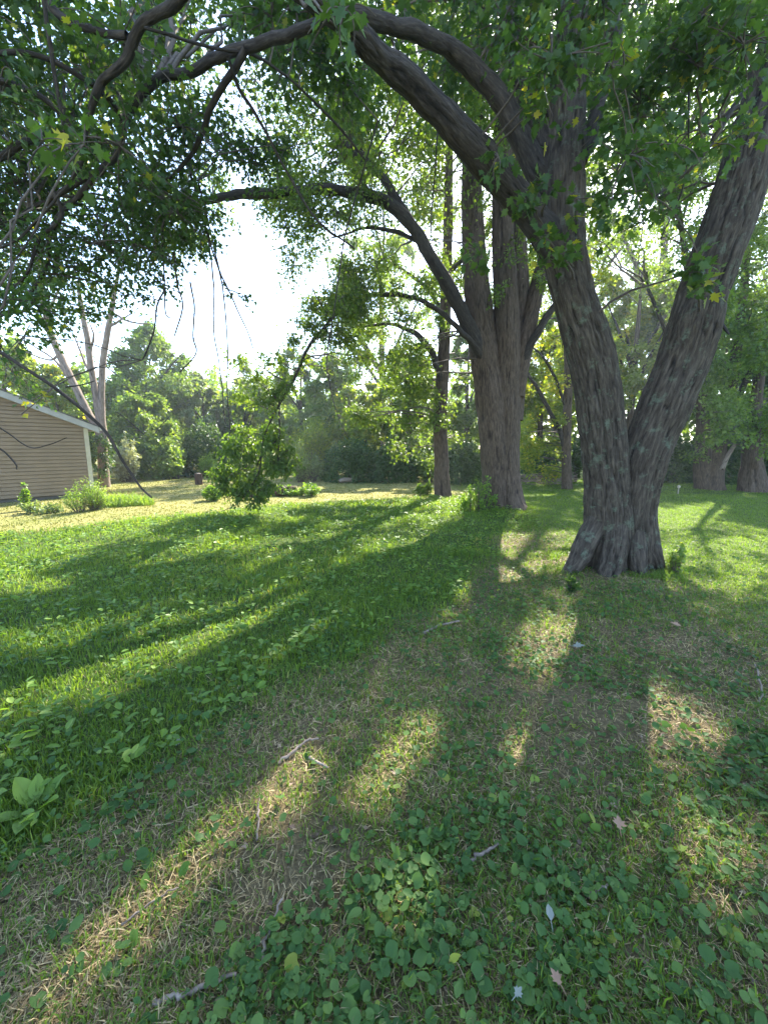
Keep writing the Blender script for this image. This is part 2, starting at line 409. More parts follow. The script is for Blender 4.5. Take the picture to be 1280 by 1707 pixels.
class Tree:
    def __init__(s, name, label, cat, loc, leafmat, barkmat, group=None):
        s.root = thing(name, label, cat, loc, group)
        s.lm, s.bm = leafmat, barkmat
        s.sp, s.sr = [], []
        s.tw, s.lf = MB(), MB()
        s.tp, s.tr_ = [], []
    def limb(s, pts, part='limb', k=8, sides=10, world=False, mat=None, samp=True, build=True, mb=None, **kw):
        if world: arr = np.array(pts, float)
        else: arr = np.array([[*P(a, b, Y), w * .5 * PT(b, Y) / F] for a, b, Y, w in pts])
        c = cr(arr, k)
        if part in ('limb', 'hanging_shoot'):
            q = c[:, :3]
            am = np.minimum(c[:, 3] * .4 + .006, .022)[:, None] * np.minimum(1, np.arange(len(c)) / 3)[:, None]
            c[:, :3] += am * (np.stack([vn(q * 2.6 + o) for o in (1., 5., 9.)], -1) + .6 * np.stack([vn(q * 7 + o) for o in (2., 6., 8.)], -1))
            c[:, 3] *= 1 + .10 * vn(q * 6 + 3)
        m = mb or MB()
        tube(m, c[:, :3], np.maximum(c[:, 3], .003), sides, **kw)
        if samp:
            s.sp += list(c[::2, :3]); s.sr += list(c[::2, 3])
        if build: m.build(part, mat or (M['limb'] if s.bm is not M['bark_dead'] and part != 'trunk' else s.bm), s.root)
        return c
    def blob(s, c, r, n, size, kind='lobe', ntw=10, flat=.75, droop=.45, bias=None, connect=True, filt=True):
        c = np.asarray(c, float)
        r = float(r)
        if connect and s.sp:
            sp = np.array(s.sp); d = np.linalg.norm(sp - c, axis=1) + .6 * np.maximum(sp[:, 2] - c[2], 0)
            j = int(np.argmin(d)); a = sp[j]
            L = np.linalg.norm(c - a)
            if L > .25:
                t = np.linspace(0, 1, 7)[:, None]
                mid = (a + c) / 2 + np.array([U(-.1, .1) * L, U(-.1, .1) * L, (.08 + U(0, .08)) * L])
                pa = a * (1 - t)**2 + 2 * mid * t * (1 - t) + c * t * t
                pa[1:-1] += rng.normal(0, .02 * L, (5, 3))
                r0 = min(.8 * s.sr[j], .010 + .008 * L)
                s.tp.append(pa); s.tr_.append(np.linspace(r0, .006, 7))
        dd = unit(rng.normal(0, 1, (ntw, 3))) * np.array([1, 1, flat])
        e = c + dd * r * U(.55, 1.15, (ntw, 1)); e[:, 2] -= .18 * r
        t = np.linspace(0, 1, 7)[None, :, None]
        m = c + (e - c) * .5 + rng.normal(0, .12 * r, (ntw, 3)); m[:, 2] += .15 * r
        tp = c * (1 - t)**2 + 2 * m[:, None] * t * (1 - t) + e[:, None] * t * t
        kk = sunlit(tp.reshape(-1, 3)).reshape(ntw, 7).mean(1) < .3
        s.tp += list(tp[kk]); s.tr_ += [np.linspace(min(.009, .012 * r + .003), .0025, 7)] * int(kk.sum())
        ti = rng.integers(0, ntw, n); tt = U(.2, 1.05, n)[:, None]
        pos = c * (1 - tt)**2 + 2 * m[ti] * tt * (1 - tt) + e[ti] * tt * tt
        pos = pos + rng.normal(0, .13 * r + .02, (n, 3))
        d = unit(e[ti] - c) * .6 + rng.normal(0, .6, (n, 3)); d[:, 2] -= droop
        nr = rng.normal(0, .55, (n, 3)); nr[:, 2] += 1
        v = np.clip(rng.normal(.5 if bias is None else bias, .2, n) + U(-.12, .12), 0, .985)
        v[rng.random(n) < .0012] = 1
        k = rng.random(n) > (.96 * sunlit(pos) if filt else 0)
        if not k.any(): return
        pos, d, nr, v, n = pos[k], d[k], nr[k], v[k], int(k.sum())
        leaves(s.lf, pos, d, nr, size * U(.65, 1.2, n), kind, v)
    def fill(s, x0, x1, y0, y1, n, Y0, Y1, r0, r1, nl, size, kind='lobe', ok=None, **kw):
        i = 0; tries = 0
        while i < n and tries < n * 20:
            tries += 1
            px, py, Y = U(x0, x1), U(y0, y1), U(Y0, Y1)
            if ok is not None and not ok(px, py): continue
            r = U(r0, r1)
            s.blob(P(px, py, Y), r, int(nl * (r / ((r0 + r1) / 2))**2), size, kind, **kw); i += 1
    def done(s, crown='crown'):
        if s.lf.n: cr_ = s.lf.build(crown, s.lm, s.root)
        else: cr_ = s.root
        if s.tp:
            tubes(s.tw, np.array(s.tp), np.array(s.tr_), 4)
            s.tw.build('twigs', M['twig'], cr_ if cr_ is not s.root else s.root)
        return s.root

# ---------------------------------------------------------------- ground zones (world space)
_A = np.array([G(a, b)[:2] for a, b in [(0, 1470), (110, 1400), (280, 1290), (420, 1190), (520, 1110), (640, 1040), (760, 965), (830, 900), (880, 868)]])
_D = np.array([G(a, b)[:2] for a, b in [(-150, 905), (0, 888), (200, 873), (350, 857), (450, 843), (600, 836), (720, 831), (850, 826)]])
_A = _A[np.argsort(_A[:, 1])]; _D = _D[np.argsort(_D[:, 0])]
def z_lush(x, y):
    xa = np.interp(y, _A[:, 1], _A[:, 0]) + .10 + np.clip(.10 * y, .06, .4) * n2(x, y, 1.3, 5.0)
    yd = np.interp(x, _D[:, 0], _D[:, 1]) + .3 * n2(x, y, .9, 8.0)
    return sst(.06 * y, -.06 * y, x - xa) * sst(.4, -.4, y - yd)
def z_dry(x, y):
    yd = np.interp(x, _D[:, 0], _D[:, 1]) + .3 * n2(x, y, .9, 8.0)
    return sst(-.4, .4, y - yd) * sst(5.5, 3.0, x + .06 * y)
def z_lawn(x, y):               # mown green lawn on the right and beyond
    return (1 - z_lush(x, y)) * (1 - z_dry(x, y)) * np.clip(sst(3.2, 5.2, x + .12 * y) + sst(7.5, 10, y), 0, 1)
def z_bare(x, y):
    return (1 - z_lush(x, y)) * (1 - z_dry(x, y)) * (1 - z_lawn(x, y))

def grid_axis(lo, hi, fine, f0, f1, growth=1.13):
    a = list(np.arange(f0, f1 + 1e-6, fine))
    s = fine
    while a[-1] < hi: s *= growth; a.append(a[-1] + s)
    s = fine; b = []
    p = f0
    while p > lo: s *= growth; p -= s; b.append(p)
    return np.array(b[::-1] + a)
gx = grid_axis(-420, 420, .07, -6, 6); gy = grid_axis(-30, 480, .07, .3, 9)
GX, GY = np.meshgrid(gx, gy)
GZ = hgt(GX, GY) + .012 * n2(GX, GY, 14, 1.1) * (np.hypot(GX, GY) < 12)
nv = len(gx)
ii = (np.arange(len(gy) - 1)[:, None] * nv + np.arange(nv - 1)[None]).ravel()
mbg = MB()
mbg.add(np.stack([GX, GY, GZ], -1).reshape(-1, 3), None, np.stack([ii, ii + 1, ii + nv + 1, ii + nv], -1), None,
        np.stack([z_lush(GX, GY), z_dry(GX, GY), z_lawn(GX, GY)], -1).reshape(-1, 3))
def ground_mat():
    m, t, N, L = nt('ground_soil')
    at = N.new('ShaderNodeAttribute'); at.attribute_name = 'bark'
    sx = N.new('ShaderNodeSeparateXYZ'); L.new(at.outputs['Vector'], sx.inputs[0])
    tc = N.new('ShaderNodeTexCoord')
    def noise(sc, det=6, rough=.6):
        n = N.new('ShaderNodeTexNoise'); n.inputs['Scale'].default_value = sc; n.inputs['Detail'].default_value = det; n.inputs['Roughness'].default_value = rough
        L.new(tc.outputs['Object'], n.inputs['Vector']); return n.outputs[0]
    fine = noise(45, 8, .75); mid = noise(3.5, 6); big = noise(.45, 4)
    def mix(f, a, b):
        x = N.new('ShaderNodeMix'); x.data_type = 'RGBA'
        for k, v in ((0, f), (6, a), (7, b)):
            if hasattr(v, 'links'): L.new(v, x.inputs[k])
            else: x.inputs[k].default_value = v if k == 0 else (*v, 1)
        return x.outputs[2]
    soil = ramp(N, [(.25, (.05, .038, .02)), (.5, (.13, .10, .052)), (.75, (.27, .215, .11))]); L.new(fine, soil.inputs[0])
    lush = ramp(N, [(.25, (.03, .05, .013)), (.75, (.09, .13, .03))]); L.new(fine, lush.inputs[0])
    dry = ramp(N, [(.25, (.16, .145, .045)), (.5, (.25, .215, .08)), (.75, (.33, .275, .13))]); L.new(mid, dry.inputs[0])
    dg = ramp(N, [(.40, (.12, .16, .035)), (.65, (.30, .26, .10))]); L.new(big, dg.inputs[0])
    dry2 = mix(.5, dry.outputs[0], dg.outputs[0])
    lawn = ramp(N, [(.25, (.05, .085, .018)), (.75, (.13, .17, .04))]); L.new(mid, lawn.inputs[0])
    c = mix(sx.outputs[0], soil.outputs[0], lush.outputs[0])
    c = mix(sx.outputs[2], c, lawn.outputs[0])
    c = mix(sx.outputs[1], c, dry2)
    p = N.new('ShaderNodeBsdfPrincipled'); L.new(c, p.inputs['Base Color']); p.inputs['Roughness'].default_value = .95
    p.inputs['Specular IOR Level'].default_value = .1
    b = N.new('ShaderNodeBump'); b.inputs['Strength'].default_value = .9; b.inputs['Distance'].default_value = .02
    L.new(fine, b.inputs['Height']); L.new(b.outputs[0], p.inputs['Normal'])
    o = N.new('ShaderNodeOutputMaterial'); L.new(p.outputs[0], o.inputs[0])
    return m
ground = mbg.build('ground', ground_mat())
tag(ground, 'grassy ground with patches of soil and thatch under the trees', 'ground', kind='structure')

# ---------------------------------------------------------------- grass, straw, ground ivy
def wedge(n, y0, y1, power):    # positions in front of the camera, pdf ~ y**power
    u = rng.random(n)
    k = power + 1
    y = (y0**k + u * (y1**k - y0**k))**(1 / k) if abs(k) > 1e-6 else y0 * (y1 / y0)**u
    x = U(-1, 1, n) * (1.12 * y + .35)
    return x, y
def blades(mb, x, y, h, w, lean, v, az=None):
    n = len(x)
    z = hgt(x, y) - .004
    p = np.stack([x, y, z], -1)
    a = U(0, 2 * np.pi, n) if az is None else az
    b = U(0, 2 * np.pi, n)
    side = np.stack([np.cos(b), np.sin(b), 0 * b], -1) * (w * .5)[:, None]
    ld = np.stack([np.cos(a), np.sin(a), 0 * a], -1)
    up = np.array([0, 0, 1.])
    hh = h[:, None]; le = lean[:, None]
    mid = p + up * hh * .55 * (1 - .25 * le) + ld * hh * .28 * le
    tip = p + up * hh * (1 - .75 * le) + ld * hh * le * .95
    V = np.stack([p - side, p + side, mid + side * .8, mid - side * .8, tip], 1).reshape(-1, 3)
    o = np.arange(n)[:, None] * 5
    mb.add(V, o + np.array([[3, 2, 4]]), o + np.array([[0, 1, 2, 3]]), np.repeat(v, 5))
    # faces: quad then tip triangle

def keep(p): return rng.random(len(p)) < p
# lush long grass
mb = MB()
x, y = wedge(300000, .7, 14.5, -.15)
k = keep(z_lush(x, y) * np.clip(.72 + .5 * n2(x, y, 1.6, 4.4), .12, 1)); x, y = x[k], y[k]
n = len(x)
nearg = sst(4.5, 2.5, y)
clump = .5 + .5 * n2(x, y, 1.1, 6.6)
h = (.05 + .10 * clump * U(.4, 1.2, n)) * (1 + .5 * nearg * rng.random(n)) * (1 + .25 * (rng.random(n) < .05))
blades(mb, x, y, h, U(.0035, .007, n) * (1 + .14 * y), U(.15, .95, n), np.clip(.25 + .4 * rng.random(n) + .2 * n2(x, y, .8, 7.1) + .35 * (rng.random(n) < .07), 0, 1))
# sparse short grass in the thatch, and the mown lawn
x, y = wedge(420000, .6, 22, -.3)
k = keep(np.clip(z_lawn(x, y) * .95 + z_bare(x, y) * np.clip(.55 + .35 * sst(2.0, 4.0, y) + .7 * n2(x, y, 1.7, 2.5), .10, .95), 0, 1)); x, y = x[k], y[k]
n = len(x)
blades(mb, x, y, U(.025, .075, n) * (1 + .5 * (rng.random(n) < .08)), U(.003, .0055, n) * (1 + .16 * y), U(.2, .95, n), np.clip(.2 + .5 * rng.random(n) + .15 * n2(x, y, .8, 7.1), 0, 1))
for (cx_, cy_, r0, nn) in ((3.05, 5.35, .62, 5200), (2.98, 10.9, .75, 3000), (1.9, 13.6, .35, 900)):
    a = U(0, 2 * np.pi, nn); rr = r0 * (1 + np.abs(rng.normal(0, .38, nn)))
    x, y = cx_ + rr * np.cos(a), cy_ + rr * np.sin(a) * .9
    k = n2(x, y, 3.1, 44.) > -.15; x, y = x[k], y[k]; n = len(x)
    blades(mb, x, y, U(.03, .13, n), U(.004, .007, n) * (1 + .1 * y), U(.2, .9, n), np.clip(.1 + .5 * rng.random(n), 0, 1))
tag(mb.build('grass', M['grass'], None, (0, 0, 0)), 'green grass growing across the shaded lawn', 'grass', kind='stuff')
# dry field
mb = MB()
x, y = wedge(110000, 7, 22, .3)
k = keep(z_dry(x, y)); x, y = x[k], y[k]; n = len(x)
blades(mb, x, y, U(.02, .06, n), U(.008, .016, n) * (1 + .06 * y), U(.2, .9, n), np.clip(.1 + .45 * rng.random(n) + .45 * n2(x, y, .7, 3.7) - .25 * (rng.random(n) < .3), 0, 1))
tag(mb.build('dry_grass', M['drygrass'], None, (0, 0, 0)), 'short yellowed grass of the sunlit clearing', 'dry grass', kind='stuff')
# straw thatch lying on the soil
mb = MB()
x, y = wedge(360000, .6, 9.5, -.4)
k = keep(np.clip(z_bare(x, y) * np.clip(.62 + .6 * n2(x, y, 1.2, 14.5), .12, 1) + z_lawn(x, y) * .12 + .05 * z_lush(x, y), 0, 1)); x, y = x[k], y[k]; n = len(x)
up_ = rng.random(n) < .35
L_ = (.02 + .075 * rng.random(n)**2) * np.where(up_, .7, 1)
az_ = U(0, 2 * np.pi, n); el_ = np.where(up_, U(.3, 1.2, n), np.abs(rng.normal(.05, .12, n)))
bend = rng.normal(0, .25, n)
p0_ = np.stack([x, y, hgt(x, y) + U(-.002, .012, n)], -1)
d0 = np.stack([np.cos(az_) * np.cos(el_), np.sin(az_) * np.cos(el_), np.sin(el_)], -1)
d1 = np.stack([np.cos(az_ + bend) * np.cos(el_ * .5), np.sin(az_ + bend) * np.cos(el_ * .5), np.sin(el_ * .5)], -1)
sw = np.stack([-np.sin(az_), np.cos(az_), U(-.5, .5, n)], -1) * ((.0005 + .0010 * rng.random(n)) * (1 + .18 * y))[:, None]
m_ = p0_ + d0 * (L_ * .55)[:, None]; e_ = m_ + d1 * (L_ * .45)[:, None]
o_ = np.arange(n)[:, None] * 5
mb.add(np.stack([p0_ - sw, p0_ + sw, m_ + sw * .9, m_ - sw * .9, e_], 1).reshape(-1, 3), o_ + np.array([[3, 2, 4]]), o_ + np.array([[0, 1, 2, 3]]), np.repeat(np.clip(rng.random(n)**1.3 + .15 * n2(x, y, 2, 8), 0, 1), 5))
tag(mb.build('straw', M['straw'], None, (0, 0, 0)), 'dry straw and mown thatch lying on the bare soil', 'straw', kind='stuff')
# ground ivy / violet leaves
mb = MB()
x, y = wedge(150000, .6, 8.5, -.45)
den = np.clip(.02 + 1.3 * n2(x, y, 1.6, 31.0) + .9 * n2(x, y, 4.0, 5.5), 0, 1)
right = sst(-.6, 1.2, x)
pr = z_bare(x, y) * np.clip(den * .8 + .14 * right + .05, 0, .95) + z_lush(x, y) * np.clip(.22 + .5 * n2(x, y, 1.6, 2.2), .05, .7) * .8 + z_lawn(x, y) * .22 * sst(9, 5, y)
k = keep(pr * .46); x, y = x[k], y[k]; n = len(x)
near = sst(3.2, 1.0, y)
sz = (.011 + .030 * rng.random(n)**1.6) * (1 + .2 * near) * (1 + .05 * y)
ht = U(.012, .05, n) + .05 * z_lush(x, y) * rng.random(n)
pos = np.stack([x, y, hgt(x, y) + ht], -1)
d = rng.normal(0, 1, (n, 3)); d[:, 2] = d[:, 2] * .28 - .05
nr = rng.normal(0, .5, (n, 3)); nr[:, 2] += 1
vv = np.clip(.15 + .6 * rng.random(n) + .22 * n2(x, y, 1.4, 3.1) + .4 * (rng.random(n) < .04), 0, 1)
pick = rng.random(n) + .35 * n2(x, y, 2.3, 12.0)
for kd, q, f_ in (('heart', pick > .38, 1.0), ('ovate', (pick > .22) & (pick <= .38), 1.1), ('clover', pick <= .22, .8)):
    if kd == 'clover':
        a0 = U(0, 2 * np.pi, n)
        for j in range(3):
            dj = np.stack([np.cos(a0 + j * 2.1), np.sin(a0 + j * 2.1), U(-.25, .2, n)], -1)
            leaves(mb, pos[q], dj[q], nr[q], (sz * .62)[q], 'heart', vv[q])
    else: leaves(mb, pos[q], d[q], nr[q], (sz * f_)[q], kd, vv[q])
# petioles
q = pick > .22
pp = pos[q]; bb_ = pp + rng.normal(0, .012, pp.shape); bb_[:, 2] = hgt(x[q], y[q]) - .003
sd_ = np.array([.0009, 0, 0]) * (1 + .2 * y[q])[:, None]
o_ = np.arange(len(pp))[:, None] * 3
mb.add(np.stack([bb_ - sd_, bb_ + sd_, pp], 1).reshape(-1, 3), o_ + np.array([[0, 1, 2]]), None, np.repeat(vv[q], 3))
tag(mb.build('ground_ivy', M['violet'], None, (0, 0, 0)), 'round leaved ground ivy and violets spreading over the soil', 'ground ivy', kind='stuff')
# leaf litter and bark crumbs
mb = MB()
x, y = wedge(9000, .6, 9, -.3)
k = keep(z_bare(x, y) * np.clip(.35 + .6 * n2(x, y, 1.4, 21.0), .05, 1)); x, y = x[k], y[k]; n = len(x)
d = rng.normal(0, 1, (n, 3)); d[:, 2] *= .3
nr = rng.normal(0, .6, (n, 3)); nr[:, 2] += 1
leaves(mb, np.stack([x, y, hgt(x, y) + U(.002, .014, n)], -1), d, nr, (.006 + .03 * rng.random(n)**2.2) * (1 + .05 * y), 'lobe', rng.random(n))
M['litter'] = leaf_mat('leaf_litter', [(0, (.07, .045, .03)), (.5, (.17, .11, .07)), (1, (.36, .26, .17))], .15, .9)
tag(mb.build('leaf_litter', M['litter'], None, (0, 0, 0)), 'brown crumbs of dead leaf and bark lying in the thatch', 'leaf litter', kind='stuff')
# broader weeds in the lush strip
mb = MB()
x, y = wedge(3400, 1.1, 13, .2)
k = keep(z_lush(x, y) * .8); x, y = x[k], y[k]; n = len(x)
for i in range(7):
    a = U(0, 2 * np.pi, n); t = U(.02, .13, n)
    pos = np.stack([x + .02 * np.cos(a), y + .02 * np.sin(a), hgt(x, y) + t], -1)
    d = np.stack([np.cos(a), np.sin(a), U(-.1, .5, n)], -1)
    nr = rng.normal(0, .25, (n, 3)); nr[:, 2] += 1
    leaves(mb, pos, d, nr, U(.03, .065, n) * (1 + .06 * y), 'ovate', np.clip(rng.normal(.5, .22, n), 0, 1))
tag(mb.build('weeds', M['weed'], None, (0, 0, 0)), 'small broad leaved weeds scattered through the long grass', 'weeds', kind='stuff')

# ---------------------------------------------------------------- the forked maple in front
YM = 5.35
b0 = P(1028, 940, YM); b0[2] = 0
mt = Tree('maple_tree', 'massive fork trunked maple standing closest, two thick stems parting in a V', 'tree', b0, M['maple'], M['bark'])
tk = MB()
def stem(tree, pts, k, sides, mb, **kw):
    return tree.limb(pts, part='trunk', k=k, sides=sides, mb=mb, build=False, **kw)
stem(mt, [(1013, 962, 5.35, 79.1), (1013, 930, 5.35, 77.4), (1013, 850, 5.35, 72.2), (1008, 770, 5.35, 69.7), (1001, 690, 5.33, 68.8), (986, 600, 5.3, 68.8), (963, 520, 5.25, 64.5), (947, 450, 5.2, 61.1),
          (938, 400, 5.2, 63.6), (938, 330, 5.2, 67.1), (942, 240, 5.25, 58.5), (948, 130, 5.3, 49.9), (955, 0, 5.4, 43.0), (960, -160, 5.5, 36.1), (955, -420, 5.8, 25.8)], 24, 150, tk, amp=.042, flare=.85, flare_h=.2, lump=.05, ph=.7)
stem(mt, [(1050, 962, 5.38, 73.9), (1052, 930, 5.38, 72.2), (1055, 850, 5.38, 66.9), (1071, 770, 5.36, 70.4), (1102, 690, 5.34, 73.9), (1138, 600, 5.3, 75.7), (1162, 520, 5.25, 72.2), (1187, 440, 5.2, 68.6),
          (1213, 370, 5.2, 70.4), (1242, 280, 5.2, 68.6), (1272, 180, 5.25, 66.0), (1298, 80, 5.35, 59.8), (1332, -60, 5.5, 51.0), (1372, -260, 5.8, 38.7)], 24, 150, tk, amp=.042, flare=.7, flare_h=.2, lump=.05, ph=3.9)
for q in ([(1008, 800, 5.42, 17.8), (998, 860, 5.3, 32.6), (975, 910, 5.18, 34.0), (956, 945, 5.05, 25.2), (934, 966, 5.0, 14.8), (905, 978, 5.0, 5.2)], [(1062, 800, 5.45, 14.8), (1074, 860, 5.35, 28.1), (1086, 915, 5.2, 28.1), (1099, 950, 5.1, 19.2), (1120, 972, 5.05, 6.7)],
          [(1028, 820, 5.4, 17.8), (1026, 880, 5.18, 34.0), (1020, 930, 5.02, 35.5), (1010, 965, 4.86, 25.2), (998, 990, 4.75, 8.9)], [(1058, 830, 5.42, 14.8), (1060, 890, 5.2, 26.6), (1063, 935, 5.04, 26.6), (1070, 970, 4.88, 16.3), (1080, 992, 4.78, 5.2)]):
    stem(mt, q, 12, 60, tk, amp=.03, lump=.12, ph=q[0][0] * .01, samp=False)
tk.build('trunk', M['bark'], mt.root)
# great limb arching over to the left, and the limbs around it
mt.limb([(925, 420, 5.2, 45.9), (890, 360, 5.1, 49.2), (840, 300, 4.95, 47.6), (780, 235, 4.7, 45.9), (690, 140, 4.35, 41.0), (620, 85, 4.05, 36.1), (555, 25, 3.75, 32.8), (470, -50, 3.4, 27.9), (380, -140, 3.1, 21.3)], k=22, sides=56, amp=.022, lump=.05)
mt.limb([(925, 330, 5.2, 39.0), (885, 260, 5.3, 35.9), (835, 175, 5.2, 31.2), (770, 95, 5.0, 28.1), (700, 55, 4.7, 25.0), (620, 30, 4.4, 23.4), (555, 15, 4.2, 20.3), (480, -20, 4.0, 17.2)], k=14, sides=40, amp=.014, lump=.05)
mt.limb([(935, 300, 5.2, 40), (900, 215, 5.5, 36), (870, 130, 5.7, 32), (850, 40, 5.9, 28), (840, -80, 6.2, 22)], k=12, sides=20, amp=.004)
mt.limb([(965, 270, 5.3, 26), (990, 200, 5.4, 22), (1012, 130, 5.5, 18), (1030, 40, 5.6, 14)], sides=14)
mt.limb([(560, 20, 3.75, 16.3), (505, 50, 3.9, 16.3), (450, 66, 4.1, 16.3), (385, 82, 4.3, 16.3), (330, 112, 4.5, 15.0), (268, 127, 4.7, 13.6), (228, 162, 4.8, 12.2), (204, 210, 4.9, 11.6), (188, 262, 5.0, 10.2), (120, 312, 5.1, 8.2), (50, 352, 5.2, 6.1), (-60, 410, 5.3, 4.1)], sides=14, amp=.004, lump=.08)
mt.limb([(330, -60, 3.5, 19.2), (300, -5, 3.7, 18.0), (250, 22, 3.9, 16.2), (224, 55, 4.0, 15.0), (204, 102, 4.1, 13.2), (166, 142, 4.2, 12.0), (150, 192, 4.3, 9.0), (140, 240, 4.4, 7.2), (130, 278, 4.5, 5.4), (95, 330, 4.6, 4.2), (40, 392, 4.7, 3.6), (-20, 425, 4.8, 2.4)], sides=14, amp=.004, lump=.08)
mt.limb([(212, 58, 4.0, 11.7), (165, 52, 4.05, 12.3), (115, 38, 4.1, 13.0), (75, -5, 4.1, 13.0), (40, -60, 4.0, 13.0)], sides=12, lump=.08)
mt.limb([(-70, 110, 4.0, 11.2), (0, 128, 4.1, 11.2), (50, 150, 4.2, 9.8), (92, 182, 4.3, 8.4), (128, 222, 4.4, 5.6)], sides=10, lump=.08)
mt.limb([(200, 205, 4.9, 9), (185, 170, 4.7, 8), (140, 130, 4.5, 8), (60, 90, 4.3, 8), (-20, 92, 4.2, 7)], sides=8)
mt.limb([(70, -30, 3.9, 7), (82, 60, 4.0, 7), (96, 150, 4.1, 6), (112, 230, 4.2, 6), (136, 284, 4.3, 4)], sides=8)
mt.limb([(188, 262, 5.0, 9), (130, 330, 5.1, 8), (88, 380, 5.2, 7), (80, 440, 5.3, 6), (40, 500, 5.4, 5), (-20, 540, 5.5, 4)], sides=8)
mt.limb([(90, 320, 5.0, 8), (104, 360, 5.0, 7), (66, 400, 5.1, 6), (50, 450, 5.1, 5), (10, 490, 5.2, 4)], sides=8)
mt.limb([(-60, 250, 4.6, 12), (0, 262, 4.7, 11), (60, 230, 4.7, 10), (110, 215, 4.8, 7)], sides=8)
mt.limb([(410, 80, 4.2, 12), (360, 160, 4.5, 10), (335, 230, 4.8, 8), (302, 280, 5.0, 6), (280, 300, 5.1, 4)], sides=8)
mt.limb([(240, 45, 3.9, 5), (330, 70, 4.1, 5), (420, 90, 4.3, 5), (480, 130, 4.5, 4), (560, 205, 4.8, 4), (610, 265, 5.0, 3)], sides=6)
mt.limb([(380, 95, 4.2, 6), (400, 150, 4.4, 6), (440, 215, 4.6, 5), (480, 290, 4.8, 4), (530, 370, 5.0, 4), (590, 412, 5.2, 3)], sides=6)
# hanging bare shoots
mt.limb([(-40, 560, 2.7, 6), (30, 605, 2.75, 6), (100, 652, 2.8, 6), (170, 712, 2.85, 5.5), (212, 778, 2.9, 4.5), (234, 812, 2.9, 3.5), (253, 830, 2.9, 3)], sides=8)
mt.limb([(110, 645, 2.8, 3), (140, 640, 2.8, 2.2), (158, 634, 2.8, 1.6)], sides=5)
mt.limb([(-20, 700, 3.4, 2.4), (10, 720, 3.4, 2.2), (50, 745, 3.4, 1.8), (85, 740, 3.4, 1.6), (112, 729, 3.4, 1.2)], sides=5)
mt.limb([(-20, 735, 3.2, 3), (10, 755, 3.2, 2.8), (27, 772, 3.2, 2.4), (29, 782, 3.2, 1.6)], sides=5)
for q in ([(318, 290, 5.4), (348, 400, 5.6), (356, 480, 5.6), (357, 560, 5.7), (370, 640, 5.7), (374, 700, 5.7), (385, 720, 5.7)],
          [(330, 300, 5.4), (362, 430, 5.6), (373, 500, 5.6), (379, 570, 5.7), (379, 650, 5.7), (383, 722, 5.7)],
          [(345, 380, 5.5), (366, 450, 5.6), (393, 510, 5.6), (410, 545, 5.7), (421, 580, 5.7)],
          [(272, 330, 5.4), (272, 400, 5.4), (274, 460, 5.5), (276, 520, 5.5), (284, 530, 5.5)],
          [(276, 480, 5.5), (262, 510, 5.5), (255, 560, 5.5), (238, 600, 5.5)],
          [(317, 470, 5.5), (325, 510, 5.5), (322, 560, 5.5), (326, 590, 5.5), (300, 620, 5.5)],
          [(290, 420, 5.4), (296, 470, 5.4), (306, 510, 5.5), (290, 560, 5.5)],
          [(630, 200, 5.0), (592, 330, 5.2), (570, 420, 5.4), (556, 520, 5.4), (545, 610, 5.5), (562, 690, 5.5), (580, 730, 5.5)],
          [(730, 190, 5.0), (728, 260, 5.0), (722, 330, 5.1), (718, 400, 5.1)],
          [(1090, 100, 5.0), (1060, 200, 5.0), (1025, 290, 5.0), (1000, 345, 5.1)],
          [(1160, 0, 4.9), (1150, 140, 4.9), (1140, 300, 4.9), (1100, 400, 5.0)]):
    c = mt.limb([(*p, max(1.1, 3.0 - .3 * i)) for i, p in enumerate(q)], part='hanging_shoot', sides=6)
    for i in range(6):
        a = c[rng.integers(len(c) // 4, len(c)), :3]; d = np.array([U(-.22, .22), U(-.15, .15), -U(.05, .3)])
        t = np.linspace(0, 1, 7)[:, None]
        mt.tp.append(a + d * t + np.array([0, 0, .09]) * t * (1 - t) * 2 + rng.normal(0, .006, (7, 3)) * t); mt.tr_.append(np.linspace(.0035, .0012, 7))
mt.limb([(1240, 150, 4.9, 10), (1170, 260, 4.6, 7), (1130, 300, 4.4, 5), (1090, 330, 4.3, 3)], sides=6)
mt.limb([(1199, 530, 5.15, 6), (1208, 545, 5.1, 5), (1216, 556, 5.05, 3)], sides=6)

def gap(px, py):        # the open piece of sky left of centre stays open
    return not (300 < px < 520 and 355 < py < 640) and not (240 < px < 330 and 400 < py < 600)
mt.fill(-80, 600, -60, 130, 40, 4.0, 8.0, .45, .85, 280, .08, 'maple', ok=gap, ntw=12)
mt.fill(-80, 330, 100, 330, 37, 4.2, 8.0, .42, .80, 270, .072, 'maple', ok=gap, ntw=12)
mt.fill(-80, 330, 300, 470, 36, 5.0, 8.0, .40, .75, 300, .07, 'lobe', ok=lambda a, b: gap(a, b) and b < 520 - .40 * max(a, 0), ntw=12)
mt.fill(-80, 190, 430, 560, 13, 5.0, 7.5, .35, .55, 260, .08, 'lobe', ok=gap, ntw=10)
mt.fill(300, 480, 220, 300, 6, 5.0, 7.0, .3, .5, 220, .08, 'lobe', ntw=10)
for px, py, Y, n in ((255, 420, 6.4, 200), (215, 440, 6.4, 200), (180, 470, 6.4, 180), (210, 495, 6.3, 110), (150, 520, 6.2, 120), (300, 395, 6.4, 200), (335, 400, 6.2, 160), (285, 440, 6.3, 160), (265, 470, 6.3, 120), (240, 500, 6.3, 90), (110, 545, 6.2, 90), (380, 480, 5.9, 22), (410, 495, 5.9, 30), (40, 560, 4.6, 80), (20, 620, 6.2, 120), (50, 660, 6.4, 70)):
    mt.blob(P(px, py, Y), .33 if n > 40 else .16, n, .075, 'lobe', ntw=9)
mt.fill(560, 900, -80, 150, 16, 4.6, 7.5, .4, .7, 200, .085, 'maple', ntw=10)
